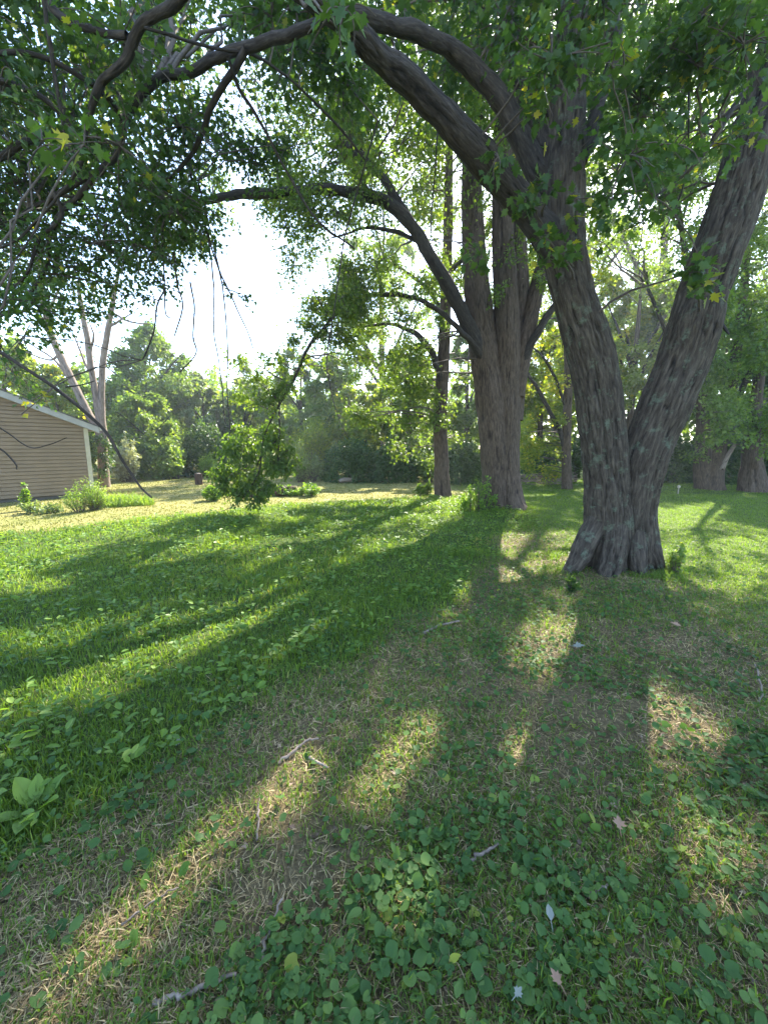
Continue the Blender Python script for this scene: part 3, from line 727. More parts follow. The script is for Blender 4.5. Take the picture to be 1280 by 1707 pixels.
mt.fill(880, 1330, -80, 260, 30, 4.0, 7.5, .42, .75, 220, .085, 'maple', ntw=12)
mt.fill(985, 1200, 180, 400, 10, 5.4, 7.5, .35, .6, 170, .08, 'maple', ntw=10)
for px, py, Y, n in ((575, 14, 2.6, 16), (545, 28, 2.7, 14), (930, 425, 4.3, 34), (905, 395, 4.3, 30), (880, 335, 4.35, 40), (905, 305, 4.3, 28), (830, 260, 4.3, 40), (960, 330, 4.3, 26), (1150, 455, 4.3, 40), (1185, 470, 4.2, 26),
                     (1170, 440, 4.3, 26), (1245, 210, 4.0, 40), (1200, 240, 4.0, 30), (800, 415, 4.6, 22), (800, 430, 4.6, 12), (1020, 110, 3.8, 16), (1040, 90, 3.8, 12), (900, 180, 4.2, 30), (950, 90, 4.1, 40), (70, 235, 2.9, 12), (100, 245, 2.9, 12), (140, 240, 2.9, 10), (20, 240, 2.8, 12)):
    mt.blob(P(px, py, Y), .2, n, .10, 'maple', ntw=5, bias=.62)
mt.blob(P(36, 690, 5.0), .16, 16, .10, 'maple', ntw=5, bias=.99, droop=1.0)
mt.blob(P(52, 668, 5.1), .2, 26, .09, 'maple', ntw=5, bias=.8)
# the crown above the picture
for i in range(26):
    a, rr = U(0, 2 * np.pi), 5.2 * math.sqrt(U(0, 1))
    mt.blob((3.0 + rr * math.cos(a), 6.2 + .8 * rr * math.sin(a), U(8.2, 13)), U(.7, 1.2), 190, .14, 'lobe', ntw=10)
mt.done()

# ---------------------------------------------------------------- the clustered maple behind
YS = 10.9
b0 = P(833, 838, YS); b0[2] = 0
st = Tree('maple_tree', 'large maple with a cluster of upright stems and long limbs arching out to the left', 'tree', b0, M['maple_far'], M['bark2'])
tk = MB()
stem(st, [(831, 846, YS, 54), (829, 800, YS, 50), (823, 720, YS, 48), (815, 640, YS, 47), (804, 560, YS, 45), (794, 470, YS, 40), (788, 390, YS, 36), (786, 300, YS, 32), (789, 220, YS, 29), (794, 120, YS, 25), (800, -20, YS, 20)], 14, 72, tk, amp=.04, flare=.7, flare_h=.3, lump=.05, ph=1.1, bf=.7)
stem(st, [(841, 846, YS, 52), (841, 800, YS, 48), (842, 720, YS, 46), (844, 640, YS, 45), (845, 560, YS - .1, 42), (842, 470, YS - .1, 38), (838, 390, YS - .1, 34), (838, 290, YS, 30), (840, 180, YS, 27), (844, 60, YS, 23), (848, -120, YS, 18)], 14, 72, tk, amp=.04, flare=.7, flare_h=.3, lump=.05, ph=5.1, bf=.7)
stem(st, [(850, 700, YS + .2, 42), (858, 620, YS + .2, 38), (865, 540, YS + .2, 33), (866, 450, YS + .2, 28), (862, 350, YS + .2, 20), (858, 230, YS + .3, 12), (856, 60, YS + .3, 7)], 14, 48, tk, amp=.018, ph=2.7, bf=.7)
stem(st, [(856, 660, YS, 34), (872, 580, YS, 30), (890, 500, YS, 25), (908, 430, YS, 22), (930, 340, YS, 16), (965, 180, YS, 8)], 14, 48, tk, amp=.018, ph=8.7, bf=.7)
tk.build('trunk', M['bark2'], st.root)
st.limb([(808, 600, YS - .1, 26), (790, 560, YS - .2, 24), (764, 510, YS - .3, 23), (738, 460, YS - .5, 22), (712, 415, YS - .7, 21), (685, 375, YS - .9, 20), (655, 345, YS - 1.1, 19), (615, 325, YS - 1.3, 18), (560, 317, YS - 1.5, 17), (500, 319, YS - 1.7, 16), (430, 323, YS - 1.9, 15), (385, 326, YS - 2.1, 13), (330, 338, YS - 2.2, 10), (285, 352, YS - 2.3, 7), (255, 370, YS - 2.4, 4)], sides=18, amp=.01, lump=.05)
st.limb([(700, 400, YS - .8, 14), (672, 350, YS - .8, 13), (640, 300, YS - .9, 12), (600, 265, YS - 1, 11), (574, 235, YS - 1, 10), (568, 205, YS - 1, 9), (555, 150, YS - 1, 6)], sides=12, lump=.06)
st.limb([(665, 350, YS - .8, 7), (630, 290, YS - .9, 6), (575, 215, YS - 1, 5), (520, 165, YS - 1.1, 4), (470, 120, YS - 1.2, 3)], sides=8)
st.limb([(700, 402, YS - .7, 8), (660, 386, YS - .8, 7), (610, 380, YS - .9, 5), (560, 395, YS - 1, 3)], sides=8)
st.limb([(812, 608, YS - .2, 10.9), (790, 575, YS - .3, 10.2), (760, 545, YS - .4, 8.8), (730, 515, YS - .5, 8.2), (690, 496, YS - .6, 7.5), (650, 491, YS - .7, 7.5), (612, 494, YS - .8, 6.8), (575, 512, YS - .9, 6.1), (545, 540, YS - 1, 5.4), (520, 572, YS - 1, 5.4), (500, 610, YS - 1.1, 4.8), (482, 645, YS - 1.1, 4.1), (462, 680, YS - 1.2, 3.4), (440, 730, YS - 1.2, 2.7), (430, 790, YS - 1.2, 2.0), (400, 835, YS - 1.2, 1.4), (372, 852, YS - 1.2, 1.0)], sides=12, lump=.06)
for q in ((700, 492), (668, 484), (635, 486), (600, 492), (572, 508), (548, 532), (524, 560), (505, 596), (490, 625)):
    st.blob(P(q[0] + U(-10, 10), q[1] + U(-14, 8), YS - .9 + U(-.3, .3)), .28, 110, .085, 'lobe', ntw=7, filt=False)
st.limb([(866, 612, YS - .1, 15), (884, 575, YS - .2, 14), (905, 540, YS - .3, 12), (925, 508, YS - .3, 10), (960, 470, YS - .3, 7)], sides=12)
st.limb([(465, 670, YS - 1.2, 3), (466, 720, YS - 1.2, 3), (462, 780, YS - 1.2, 2)], sides=6)
st.limb([(460, 735, YS - 1.2, 3), (440, 750, YS - 1.1, 3), (425, 790, YS - 1.1, 2), (420, 830, YS - 1.1, 1.5)], sides=6)
def gap2(px, py):
    return not (340 < px < 470 and 375 < py < 560) and not (640 < px < 690 and 390 < py < 440) and not (px < 485 and 450 < py < 560)
st.fill(270, 560, 285, 400, 24, YS - 1.5, YS + 1.2, .35, .65, 260, .085, ok=gap2)
st.fill(420, 640, 130, 330, 32, YS - 2.5, YS + 1.5, .5, .9, 330, .085, ok=gap2)
st.fill(475, 640, 330, 545, 30, YS - 2.2, YS, .4, .7, 360, .08, ok=gap2)
st.fill(560, 900, -60, 260, 46, YS - 2.5, YS + 4, .6, 1.1, 330, .105, ok=gap2)
st.fill(620, 860, 230, 480, 32, YS - .6, YS + 3, .45, .8, 340, .095, ok=gap2)
st.fill(850, 1010, 40, 480, 34, YS - .4, YS + 4, .5, .9, 380, .105)
st.fill(500, 720, 490, 640, 24, YS - 1.2, YS + 1, .35, .65, 320, .085, ok=lambda a, b: abs(a - 625) > 30 or b > 560 or b < 545)
for px, py, r, n in ((395, 600, .38, 170), (425, 630, .42, 230), (455, 600, .42, 220), (490, 570, .36, 190), (400, 660, .42, 200), (440, 670, .42, 240), (475, 640, .35, 170), (520, 540, .3, 130)):
    st.blob(P(px, py, YS - 1.2), r, int(n * 1.6), .085, 'lobe', filt=False)
for px, py, r, n in ((455, 712, .34, 160), (430, 742, .44, 330), (405, 760, .45, 380), (450, 770, .45, 380), (418, 798, .34, 260), (400, 822, .28, 240), (426, 828, .26, 220), (380, 815, .24, 160), (448, 808, .28, 200), (395, 790, .34, 220), (468, 778, .28, 160), (388, 745, .36, 260), (372, 785, .3, 200), (400, 715, .3, 110), (366, 800, .26, 150), (484, 772, .3, 170), (478, 752, .34, 200), (410, 808, .28, 200), (462, 735, .4, 300), (452, 655, .25, 150)):
    st.blob(P(px, py, YS - 1.1), r * 1.15, int(n * 1.25), .10, 'oval', droop=1.0, bias=.22, filt=False)
for px, py, Y in ((800, 330, YS - .9), (862, 300, YS - .9), (785, 425, YS - .8), (852, 430, YS - .9), (820, 250, YS - 1), (770, 350, YS - .9), (875, 380, YS - .8), (835, 480, YS - .8), (900, 470, YS - .6), (780, 260, YS - .8)):
    st.blob(P(px, py, Y), U(.3, .45), 130, .09, 'lobe', ntw=8)
for i in range(38):
    a, rr = U(0, 2 * np.pi), 5.5 * math.sqrt(U(0, 1))
    st.blob((2.6 + rr * math.cos(a), YS + rr * math.sin(a), U(8.5, 15)), U(.8, 1.4), 190, .16, 'lobe', ntw=9)
st.done()
# creeper round its foot
cb = thing('creeper', 'leafy green creeper and seedlings wrapped round the foot of the clustered maple', 'creeper', G(797, 850))
m1 = MB()
def tuft(mb, base, r, h, n, size, kind, stems=14, bias=.5, tw=None, droop=.1, lean=.5):
    """a bushy plant: stems from the base with leaves along them"""
    base = np.asarray(base, float)
    az = U(0, 2 * np.pi, stems); rr = r * np.sqrt(U(.02, 1, stems))
    e = base + np.stack([rr * np.cos(az), rr * np.sin(az), h * U(.55, 1.05, stems) * (1 - .45 * (rr / r)**2)], -1)
    s0 = base + (e - base) * np.array([lean * .5, lean * .5, 0])
    t = np.linspace(0, 1, 6)[None, :, None]
    mid = s0 * .5 + e * .5; mid[:, 2] = e[:, 2] * .7 + base[2] * .3
    pth = s0[:, None] * (1 - t)**2 + 2 * mid[:, None] * t * (1 - t) + e[:, None] * t * t
    if tw is not None: tubes(tw, pth, np.repeat(np.linspace(.008, .002, 6)[None], stems, 0), 4)
    ti = rng.integers(0, stems, n); tt = np.sqrt(U(.02, 1.1, n))[:, None]
    pos = s0[ti] * (1 - tt)**2 + 2 * mid[ti] * tt * (1 - tt) + e[ti] * tt * tt + rng.normal(0, .07 * r + .01, (n, 3))
    pos[:, 2] = np.maximum(pos[:, 2], base[2] + .01)
    d = rng.normal(0, .7, (n, 3)) + unit(e[ti] - base) * .5; d[:, 2] -= droop
    nr = rng.normal(0, .5, (n, 3)); nr[:, 2] += 1
    leaves(mb, pos, d, nr, size * U(.6, 1.25, n), kind, np.clip(rng.normal(bias, .2, n), 0, .92))
tw = MB()
for dx, hh in ((-.32, .75), (-.1, 1.15), (.05, .8), (-.5, .45)):
    bb = P(806, 846, YS - .75); bb[0] += dx; bb[2] = 0
    tuft(m1, bb, .26, hh, 260, .075, 'oval', tw=tw)
fo = m1.build('foliage', M['weed'], cb); tw.build('stems', M['twig'], cb)

# ---------------------------------------------------------------- slim maple, thin tree, old trees on the right
YT = 13.6
b0 = P(737, 826, YT); b0[2] = 0
tt_ = Tree('maple_tree', 'slim dark trunked maple just left of the clustered maple', 'tree', b0, M['maple_far'], M['bark2'])
tk = MB()
stem(tt_, [(738, 834, YT, 27), (736, 780, YT, 24), (733, 700, YT, 22), (737, 630, YT, 21), (741, 560, YT, 19), (743, 480, YT, 18), (746, 400, YT, 16), (748, 300, YT, 13), (750, 150, YT, 9)], 14, 36, tk, amp=.018, flare=.35, flare_h=.2, lump=.06, bf=.8)
tk.build('trunk', M['bark2'], tt_.root)
tt_.limb([(735, 635, YT - .1, 12), (722, 590, YT - .2, 11), (704, 565, YT - .3, 10), (688, 552, YT - .3, 8), (650, 540, YT - .4, 5), (600, 545, YT - .5, 3)], sides=10)
tt_.limb([(740, 520, YT, 8), (700, 470, YT + .4, 6), (640, 430, YT + .6, 4)], sides=8)
tt_.limb([(744, 460, YT, 8), (800, 400, YT + .6, 6), (850, 340, YT + .8, 4)], sides=8)
tt_.fill(590, 735, 520, 700, 36, YT - 1, YT + 1.8, .4, .75, 360, .11, ok=lambda a, b: not (600 < a < 650 and 600 < b < 660))
tt_.fill(640, 730, 690, 770, 6, YT - .3, YT + 1.8, .35, .6, 150, .11)
tt_.fill(590, 860, 250, 520, 36, YT - .5, YT + 3, .6, 1.0, 400, .12, ok=lambda a, b: not (625 < a < 690 and 380 < b < 450))
tt_.fill(745, 800, 560, 780, 6, YT + .8, YT + 2.4, .4, .6, 130, .11)
for i in range(18):
    a, rr = U(0, 2 * np.pi), 3.4 * math.sqrt(U(0, 1))
    tt_.blob((2 + rr * math.cos(a), YT + rr * math.sin(a), U(7, 13)), U(.7, 1.2), 150, .16, 'lobe', ntw=8)
tt_.done()

YE = 16.6
b0 = G(945, 815)
te = Tree('maple_tree', 'thin grey tree with a leaning side branch seen between the two big maples', 'tree', b0, M['yellowgreen'], M['bark2'])
tk = MB()
stem(te, [(945, 820, YE, 17), (944, 770, YE, 15), (945, 700, YE, 14), (947, 640, YE, 13), (945, 560, YE, 11), (940, 470, YE, 9), (935, 350, YE, 6)], 10, 20, tk, amp=.008, flare=.4, flare_h=.15)
tk.build('trunk', M['bark2'], te.root)
te.limb([(941, 745, YE, 8), (932, 715, YE, 8), (915, 683, YE - .1, 7), (898, 650, YE - .2, 6), (880, 622, YE - .3, 5), (872, 590, YE - .3, 4)], sides=10)
te.limb([(944, 680, YE, 6), (925, 630, YE, 5), (905, 595, YE, 4), (890, 580, YE, 3)], sides=8)
te.fill(862, 938, 700, 785, 16, YE - .5, YE + 1.6, .35, .6, 300, .12, bias=.6)
te.fill(860, 1000, 540, 720, 22, YE, YE + 3, .4, .7, 260, .13, bias=.7)
te.fill(860, 1010, 340, 580, 28, YE, YE + 3, .5, .9, 300, .14, bias=.6)
te.done()

YR = 16.0
b0 = G(1182, 818)
tr_ = Tree('maple_tree', 'old ivy hung maple leaning at the right with a short thick trunk split in two', 'tree', b0, M['midgreen'], M['bark2'])
tk = MB()
stem(tr_, [(1180, 826, YR, 41.8), (1183, 800, YR, 38.9), (1190, 765, YR, 33.1), (1199, 735, YR, 21.6), (1208, 700, YR, 18.7), (1222, 620, YR, 15.8), (1240, 480, YR, 11.5), (1250, 330, YR, 7.2)], 12, 40, tk, amp=.03, flare=.3, flare_h=.25, lump=.08, ph=2, bf=.6)
stem(tr_, [(1174, 824, YR, 30.0), (1172, 780, YR, 27.0), (1173, 735, YR, 21.0), (1171, 690, YR, 18.0), (1166, 620, YR, 15.0), (1150, 480, YR, 10.5), (1130, 340, YR, 6.0)], 12, 40, tk, amp=.03, lump=.08, ph=6, bf=.6)
tk.build('trunk', M['bark2'], tr_.root)
tr_.limb([(1200, 740, YR, 12), (1240, 640, YR - .6, 9), (1300, 540, YR - 1, 6)], sides=8)
tr_.limb([(1172, 690, YR, 10), (1130, 600, YR + .5, 8), (1080, 480, YR + .8, 5)], sides=8)
tr_.fill(1110, 1320, 470, 720, 60, YR - 3.0, YR + 2, .45, .9, 400, .12, bias=.4)
tr_.fill(1150, 1320, 690, 760, 9, YR - 2.2, YR, .35, .55, 150, .11, bias=.4)
tr_.fill(1040, 1340, 200, 480, 54, YR - 3, YR + 3, .6, 1.1, 360, .135, bias=.55)
tr_.fill(980, 1340, -60, 200, 26, YR - 2, YR + 4, .9, 1.5, 380, .16, bias=.55)
for i in range(24):
    a, rr = U(0, 2 * np.pi), 4.5 * math.sqrt(U(0, 1))
    tr_.blob((11.5 + rr * math.cos(a), YR - 1 + rr * math.sin(a), U(8, 15)), U(.8, 1.4), 170, .18, 'lobe', ntw=8)
for i in range(30):
    tr_.blob((U(4.2, 8.8), U(11.5, 16.5), U(8.0, 13)), U(.7, 1.2), 230, .15, 'lobe', ntw=8)
tr_.done()

b0 = G(1254, 821); YB = float(b0[1]) + .4
tb = Tree('old_tree', 'ragged old trunk with peeling brown bark at the far right edge', 'tree', b0, M['midgreen'], M['bark2'])
tk = MB()
stem(tb, [(1252, 828, YB, 34.3), (1251, 800, YB, 31.2), (1253, 770, YB, 29.6), (1256, 735, YB, 25.0), (1258, 690, YB, 17.2), (1270, 600, YB, 12.5), (1290, 480, YB, 7.8)], 14, 44, tk, amp=.06, flare=.35, flare_h=.3, lump=.12, ph=4.4, bf=.5)
stem(tb, [(1268, 828, YB - .1, 24.0), (1266, 800, YB, 19.2), (1264, 770, YB, 12.8), (1263, 740, YB, 6.4)], 10, 30, tk, amp=.04, flare=.6, flare_h=.3, ph=9, bf=.5)
tk.build('trunk', M['bark2'], tb.root)
tb.fill(1240, 1380, 560, 760, 14, YB - .8, YB + 2, .5, .8, 170, .12, bias=.45)
tb.fill(1260, 1400, 300, 560, 14, YB - 1, YB + 2, .7, 1.1, 200, .14, bias=.5)
tb.done()

# ---------------------------------------------------------------- bare trees beside the house
YD = 17.2
b0 = P(173, 806, YD); b0[2] = 0
dt = Tree('bare_tree', 'dead leaning tree of three bare pale stems beside the house', 'tree', b0, M['darkgreen'], M['bark_dead'])
tk = MB()
stem(dt, [(174, 812, YD, 18), (172, 770, YD, 15), (167, 725, YD, 13), (148, 690, YD, 12), (128, 650, YD, 11), (104, 600, YD, 11), (86, 560, YD, 10), (76, 520, YD, 9), (68, 470, YD, 7), (60, 400, YD, 5)], 10, 20, tk, amp=.012, lump=.1)
stem(dt, [(172, 740, YD, 14), (166, 700, YD, 11), (158, 650, YD, 10), (150, 600, YD, 9.5), (145, 560, YD, 9), (137, 520, YD, 8), (130, 470, YD, 5)], 10, 18, tk, amp=.01, lump=.1)
stem(dt, [(175, 740, YD, 14), (170, 700, YD, 11), (169, 650, YD, 10), (172, 600, YD, 9.5), (180, 550, YD, 9), (188, 505, YD, 7), (196, 460, YD, 5), (200, 420, YD, 3)], 10, 18, tk, amp=.01, lump=.1)
tk.build('trunk', M['bark_dead'], dt.root)
for q in ([(181, 545), (197, 535), (221, 522)], [(160, 640), (140, 600), (122, 555)], [(90, 570), (70, 540), (44, 532), (20, 520)], [(120, 640), (90, 600), (45, 570)], [(150, 590), (156, 560), (150, 540)], [(100, 590), (80, 600), (40, 585)], [(185, 520), (215, 535), (250, 540)], [(78, 530), (100, 480), (130, 440)]):
    dt.limb([(*p, YD, max(1, 5 - 1.6 * i)) for i, p in enumerate(q)], sides=6, part='limb')
for px, py, r, n in ((168, 760, .45, 260), (160, 735, .4, 220), (180, 740, .38, 200), (172, 785, .3, 120)):
    dt.blob(P(px, py, YD - .2), r, n, .12, 'oval')
dt.fill(60, 95, 480, 560, 3, YD - .3, YD + .3, .3, .45, 70, .11)
dt.done('vine_leaves')

# ---------------------------------------------------------------- trees and shrubs at the back
def back_tree(name, label, px, Y, top, wpx, mat, low=.22, nb=22, nl=230, size=.17, kind='quad', bark='bark2', group='trees along the back', tw=14, flat=.8, bias=.5, cat='tree'):
    t = PT(top, Y)
    b = P(px, 760, Y); b[2] = 0
    H = P(px, top, Y)[2]; W = wpx * t / F / 2
    T = Tree(name, label, cat, b, M[mat], M[bark], group)
    lean = U(-.06, .06)
    T.limb([(b[0], b[1], -.1, .035 * H * .5), (b[0] + lean * H * .4, b[1], H * .4, .012 * H), (b[0] + lean * H, b[1], H * .86, .004 * H)], part='trunk', world=True, sides=tw, k=6, amp=.006)
    for k in range(5):
        a = U(0, 2 * np.pi); z0 = H * U(.25, .5)
        x0 = b[0] + lean * z0
        T.limb([(x0, b[1], z0, .008 * H), (x0 + .45 * W * math.cos(a), b[1] + .45 * W * math.sin(a), z0 + .16 * H, .005 * H), (x0 + .8 * W * math.cos(a), b[1] + .8 * W * math.sin(a), z0 + .27 * H, .002 * H)], world=True, sides=6, k=5)
    for i in range(int(nb * 1.9)):
        u = U(0, 1); z = H * (low + (1 - low) * u) - .12 * H * u
        k = math.sqrt(max(.03, 1 - abs((u - .38) / .68)**2.4))
        a = U(0, 2 * np.pi); rr = W * k * math.sqrt(U(.05, 1)) * .85
        r = U(.17, .32) * W * (.6 + .5 * k)
        T.blob((b[0] + lean * z + rr * math.cos(a), b[1] + rr * math.sin(a) * .9, z), max(r, .35), int(nl * U(1.3, 2.1)), size * 1.08, kind, ntw=9, flat=flat, bias=np.clip(bias + U(-.22, .22), .1, .9))
    return T.done()
BT = [
 ('tree', 'yellow green tree rising behind the roof at the left edge', 20, 21, 545, 150, 'yellowgreen', .2, 20),
 ('tree', 'bright bushy tree between the house roof and the leaning bare stems', 105, 22, 590, 130, 'yellowgreen', .15, 18),
 ('tree', 'tall rounded dark green tree, the highest crown left of the open sky', 248, 27, 520, 190, 'midgreen', .12, 34),
 ('tree', 'big leaved tree with bright leaf tops in front of the tall rounded tree', 250, 22, 640, 140, 'midgreen', .05, 22),
 ('tree', 'pale loose crowned tree standing right of the tall rounded tree', 338, 28, 600, 90, 'bluegreen', .2, 18),
 ('tree', 'hazy grey green tree behind the drooping leafy branch', 408, 30, 590, 130, 'bluegreen', .1, 22),
 ('tree', 'blue green tree with a thin crown above the yellow green shrub', 500, 29, 560, 120, 'bluegreen', .15, 20),
 ('tree', 'mid green tree behind the dark dome shaped bush', 560, 25, 570, 120, 'midgreen', .1, 22),
 ('tree', 'tree with patches of yellowing leaves right of the dome shaped bush', 612, 23, 610, 120, 'yellowgreen', .1, 22),
 ('tree', 'dense green tree filling the gap left of the slim dark trunk', 685, 22, 560, 130, 'midgreen', .05, 24),
 ('tree', 'green tree showing between the slim trunk and the clustered maple', 775, 23, 520, 120, 'midgreen', .05, 22),
 ('tree', 'sunlit yellow green tree behind the thin grey tree', 900, 23, 480, 150, 'yellowgreen', .1, 26),
 ('tree', 'light green tree whose bare pale stem shows through the fork of the big maple', 1045, 24, 380, 170, 'yellowgreen', .3, 26),
 ('tree', 'green tree between the big maple and the ivy hung maple', 1120, 24, 420, 140, 'midgreen', .1, 24),
 ('tree', 'deep green tree behind the ivy hung maple', 1200, 22, 440, 170, 'darkgreen', .05, 28),
 ('tree', 'deep green tree beyond the ragged trunk at the right edge', 1300, 21, 470, 170, 'darkgreen', .05, 26),
 ('tree', 'tall pale tree far behind the crown of the clustered maple', 640, 33, 330, 220, 'maple_far', .3, 15),
 ('tree', 'tall light green tree far behind the thin grey tree', 920, 31, 200, 260, 'maple_far', .3, 13),
 ('tree', 'tall leafy tree far behind the two stems of the forked maple', 1080, 30, 130, 260, 'maple_far', .25, 14),
 ('tree', 'tall leafy tree far beyond the right edge of the lawn', 1260, 28, 150, 260, 'maple_far', .25, 16),
]
for (nm, lb, px, Y, top, w, mat, low, nb) in BT:
    back_tree(nm, lb, px, Y, top, w, mat, low, nb, size=.15 + .005 * (Y - 20), nl=300 if Y < 26 else 260)

def shrub(name, label, px, py, wpx, hpx, mat, n, size, kind='oval', cat='shrub', stems=30, dome=False, bias=.5, group=None, droop=.1):
    g = G(px, py); t = PT(py, g[1])
    W, H = wpx * t / F / 2, hpx * t / F
    if g[1] > 13: size *= 1.45
    g[1] += W * .6
    r = thing(name, label, cat, g, group)
    m, tw = MB(), MB()
    if dome:
        a = U(0, 2 * np.pi, n); u = U(0, 1, n)
        rad = (1 - .25 * U(0, 1, n)**2) * (1 + .13 * vn(np.stack([3 * np.cos(a), 3 * np.sin(a), 3 * u], -1)))
        pos = np.stack([W * rad * np.cos(a) * np.sqrt(1 - u * u * .97), W * .8 * rad * np.sin(a) * np.sqrt(1 - u * u * .97), H * rad * u], -1) + g
        d = unit(pos - g) + rng.normal(0, .5, (n, 3)); d[:, 2] -= .9
        nr = unit(pos - g) + rng.normal(0, .4, (n, 3))
        leaves(m, pos, d, nr, size * U(.6, 1.2, n), kind, np.clip(rng.normal(bias, .2, n) + .25 * vn(pos * 2.2), 0, 1))
        tuft(m, g, W * .8, H * .8, n // 4, size, kind, stems, bias, tw)
    else:
        for k in range(max(2, round(W / .26))):
            q = g + np.array([U(-.7, .7) * W, U(-.35, .35) * W, 0])
            tuft(m, q, W * .5, H * U(.7, 1.1), int(1.5 * n / max(2, round(W / .26))), size, kind, stems, bias, tw, droop)
    m.build('foliage', M[mat], r); tw.build('stems', M['twig'], r)
    return r
shrub('shrub', 'feathery yellow green bush hiding the house corner', 128, 858, 96, 58, 'weed', 2600, .06, 'long', bias=.75)
g = G(190, 846)
tg = thing('tall_grass_clump', 'bright grassy clump sprawling right of the house corner', 'grass clump', g)
m1 = MB(); n = 2400
a = U(0, 2 * np.pi, n); rr = np.sqrt(rng.random(n))
x, y = g[0] + .85 * rr * np.cos(a), g[1] + .4 + .55 * rr * np.sin(a)
blades(m1, x, y, U(.25, .62, n) * (1 - .5 * rr**2), U(.012, .02, n), U(.2, .95, n), np.clip(rng.normal(.72, .18, n), 0, 1))
m1.build('foliage', M['weed'], tg)
shrub('weed_plant', 'single upright leafy weed against the siding', 36, 852, 18, 54, 'weed', 160, .09, 'oval', 'weed', 5)
shrub('weed_plant', 'low pale weeds along the foot of the house wall', 62, 858, 70, 18, 'bluegreen', 500, .08, 'oval', 'weed', 16)
shrub('shrub', 'silvery white leaved shrub beside the bare tree', 205, 806, 62, 78, 'silver', 2400, .09, 'oval')
shrub('shrub', 'bright weedy shrub left of the sawn stump', 290, 800, 50, 46, 'weed', 1500, .12, 'oval', bias=.7)
shrub('shrub', 'weedy growth right behind the sawn stump', 345, 798, 60, 40, 'weed', 1500, .12, 'long', bias=.75)
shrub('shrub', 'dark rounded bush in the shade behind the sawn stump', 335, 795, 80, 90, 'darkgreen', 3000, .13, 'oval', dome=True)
shrub('shrub', 'low leafy clump in the grass in front of the sawn stump', 350, 838, 58, 24, 'weed', 1500, .09, 'oval', bias=.6)
shrub('shrub', 'green sprawl of weeds at the right end of the fallen log', 494, 829, 76, 20, 'weed', 1300, .07, 'oval', bias=.4)
shrub('shrub', 'bright yellow green shrub with upright boughs behind the fallen log', 512, 800, 110, 104, 'yellowgreen', 4200, .13, 'long', stems=46, bias=.6)
shrub('shrub', 'wispy grey green shrub with arching shoots left of the dome shaped bush', 508, 806, 66, 66, 'bluegreen', 2200, .10, 'long', stems=40, bias=.7)
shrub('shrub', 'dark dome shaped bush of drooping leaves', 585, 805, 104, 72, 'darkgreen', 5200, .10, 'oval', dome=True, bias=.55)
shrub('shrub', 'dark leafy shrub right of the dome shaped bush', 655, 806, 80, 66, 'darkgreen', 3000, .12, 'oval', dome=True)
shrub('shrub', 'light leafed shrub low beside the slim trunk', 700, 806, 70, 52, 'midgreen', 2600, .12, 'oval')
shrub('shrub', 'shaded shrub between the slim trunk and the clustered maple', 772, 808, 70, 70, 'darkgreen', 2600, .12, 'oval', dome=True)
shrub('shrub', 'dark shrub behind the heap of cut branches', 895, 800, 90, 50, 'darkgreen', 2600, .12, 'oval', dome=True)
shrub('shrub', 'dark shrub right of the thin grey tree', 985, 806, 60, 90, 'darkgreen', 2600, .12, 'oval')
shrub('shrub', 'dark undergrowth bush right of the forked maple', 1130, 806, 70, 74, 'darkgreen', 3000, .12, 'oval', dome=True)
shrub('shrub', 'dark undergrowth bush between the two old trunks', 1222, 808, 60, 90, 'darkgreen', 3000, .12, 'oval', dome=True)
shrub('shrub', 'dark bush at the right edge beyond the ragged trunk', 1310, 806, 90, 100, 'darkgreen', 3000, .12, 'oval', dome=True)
shrub('sapling', 'pale leaved sapling sprouting from the right side of the forked trunk', 1124, 968, 46, 72, 'midgreen', 90, .07, 'maple', 'sapling', 9, bias=.6)
shrub('sapling', 'small green sapling in front of the left root of the forked trunk', 952, 996, 44, 34, 'maple', 45, .075, 'maple', 'sapling', 6, bias=.5)
shrub('sapling', 'low seedling bush left of the slim dark trunk', 712, 828, 40, 26, 'midgreen', 200, .10, 'oval', 'sapling', 8)

# far wood that closes the view
mw = MB()
n = 42000
ang = U(-1.05, 1.05, n); R = U(34, 46, n)
x = R * np.sin(ang); y = R * np.cos(ang)
top = 6.5 + 2.5 * n2(ang * 20, ang * 0, 1.0, 4.0) + 2.0 * n2(ang * 55, ang * 0, 1.0, 9.0) + 5 * sst(.1, .5, ang)
z = top * U(0, 1, n)**.8
pos = np.stack([x, y, z], -1)
d = rng.normal(0, .7, (n, 3)); d[:, 2] -= .4
nr = rng.normal(0, .6, (n, 3)); nr[:, 2] += 1
leaves(mw, pos, d, nr, U(.35, .7, n), 'lobe', np.clip(.45 + .5 * vn(pos * .5) + rng.normal(0, .15, n), 0, 1))
tag(mw.build('woods', M['midgreen'], None, (0, 0, 0)), 'far green wood closing the view behind the clearing', 'woods', kind='stuff')

# ---------------------------------------------------------------- house
ca = G(157, 829)
ud = unit(np.array([-1.62, -1.80, 0.])); nd = np.array([-ud[1], ud[0], 0]); nd = nd if nd[1] < 0 else -nd   # nd: outward towards the lawn
hs = thing('house', 'low brown house with horizontal lap siding and a pale sloping rake board', 'house', ca)
UP = np.array([0, 0, 1.])
EH, SL, HW, HD = 2.28, .42, 3.6, 8.0        # eave height, roof slope, half width of the gable, depth
def hp(u, z, out): return ca + ud * u + UP * z + nd * out
def boxp(mb, u0, u1, z0, z1, o0, o1, sl=0.0):   # box in wall space; sl adds slope with u
    V = [hp(u, z + sl * u, o) for o in (o0, o1) for z in (z0, z1) for u in (u0, u1)]
    mb.add(V, None, [(0, 2, 3, 1), (4, 5, 7, 6), (0, 1, 5, 4), (2, 6, 7, 3), (0, 4, 6, 2), (1, 3, 7, 5)])
mwall = MB()
lap = .112; z = .14
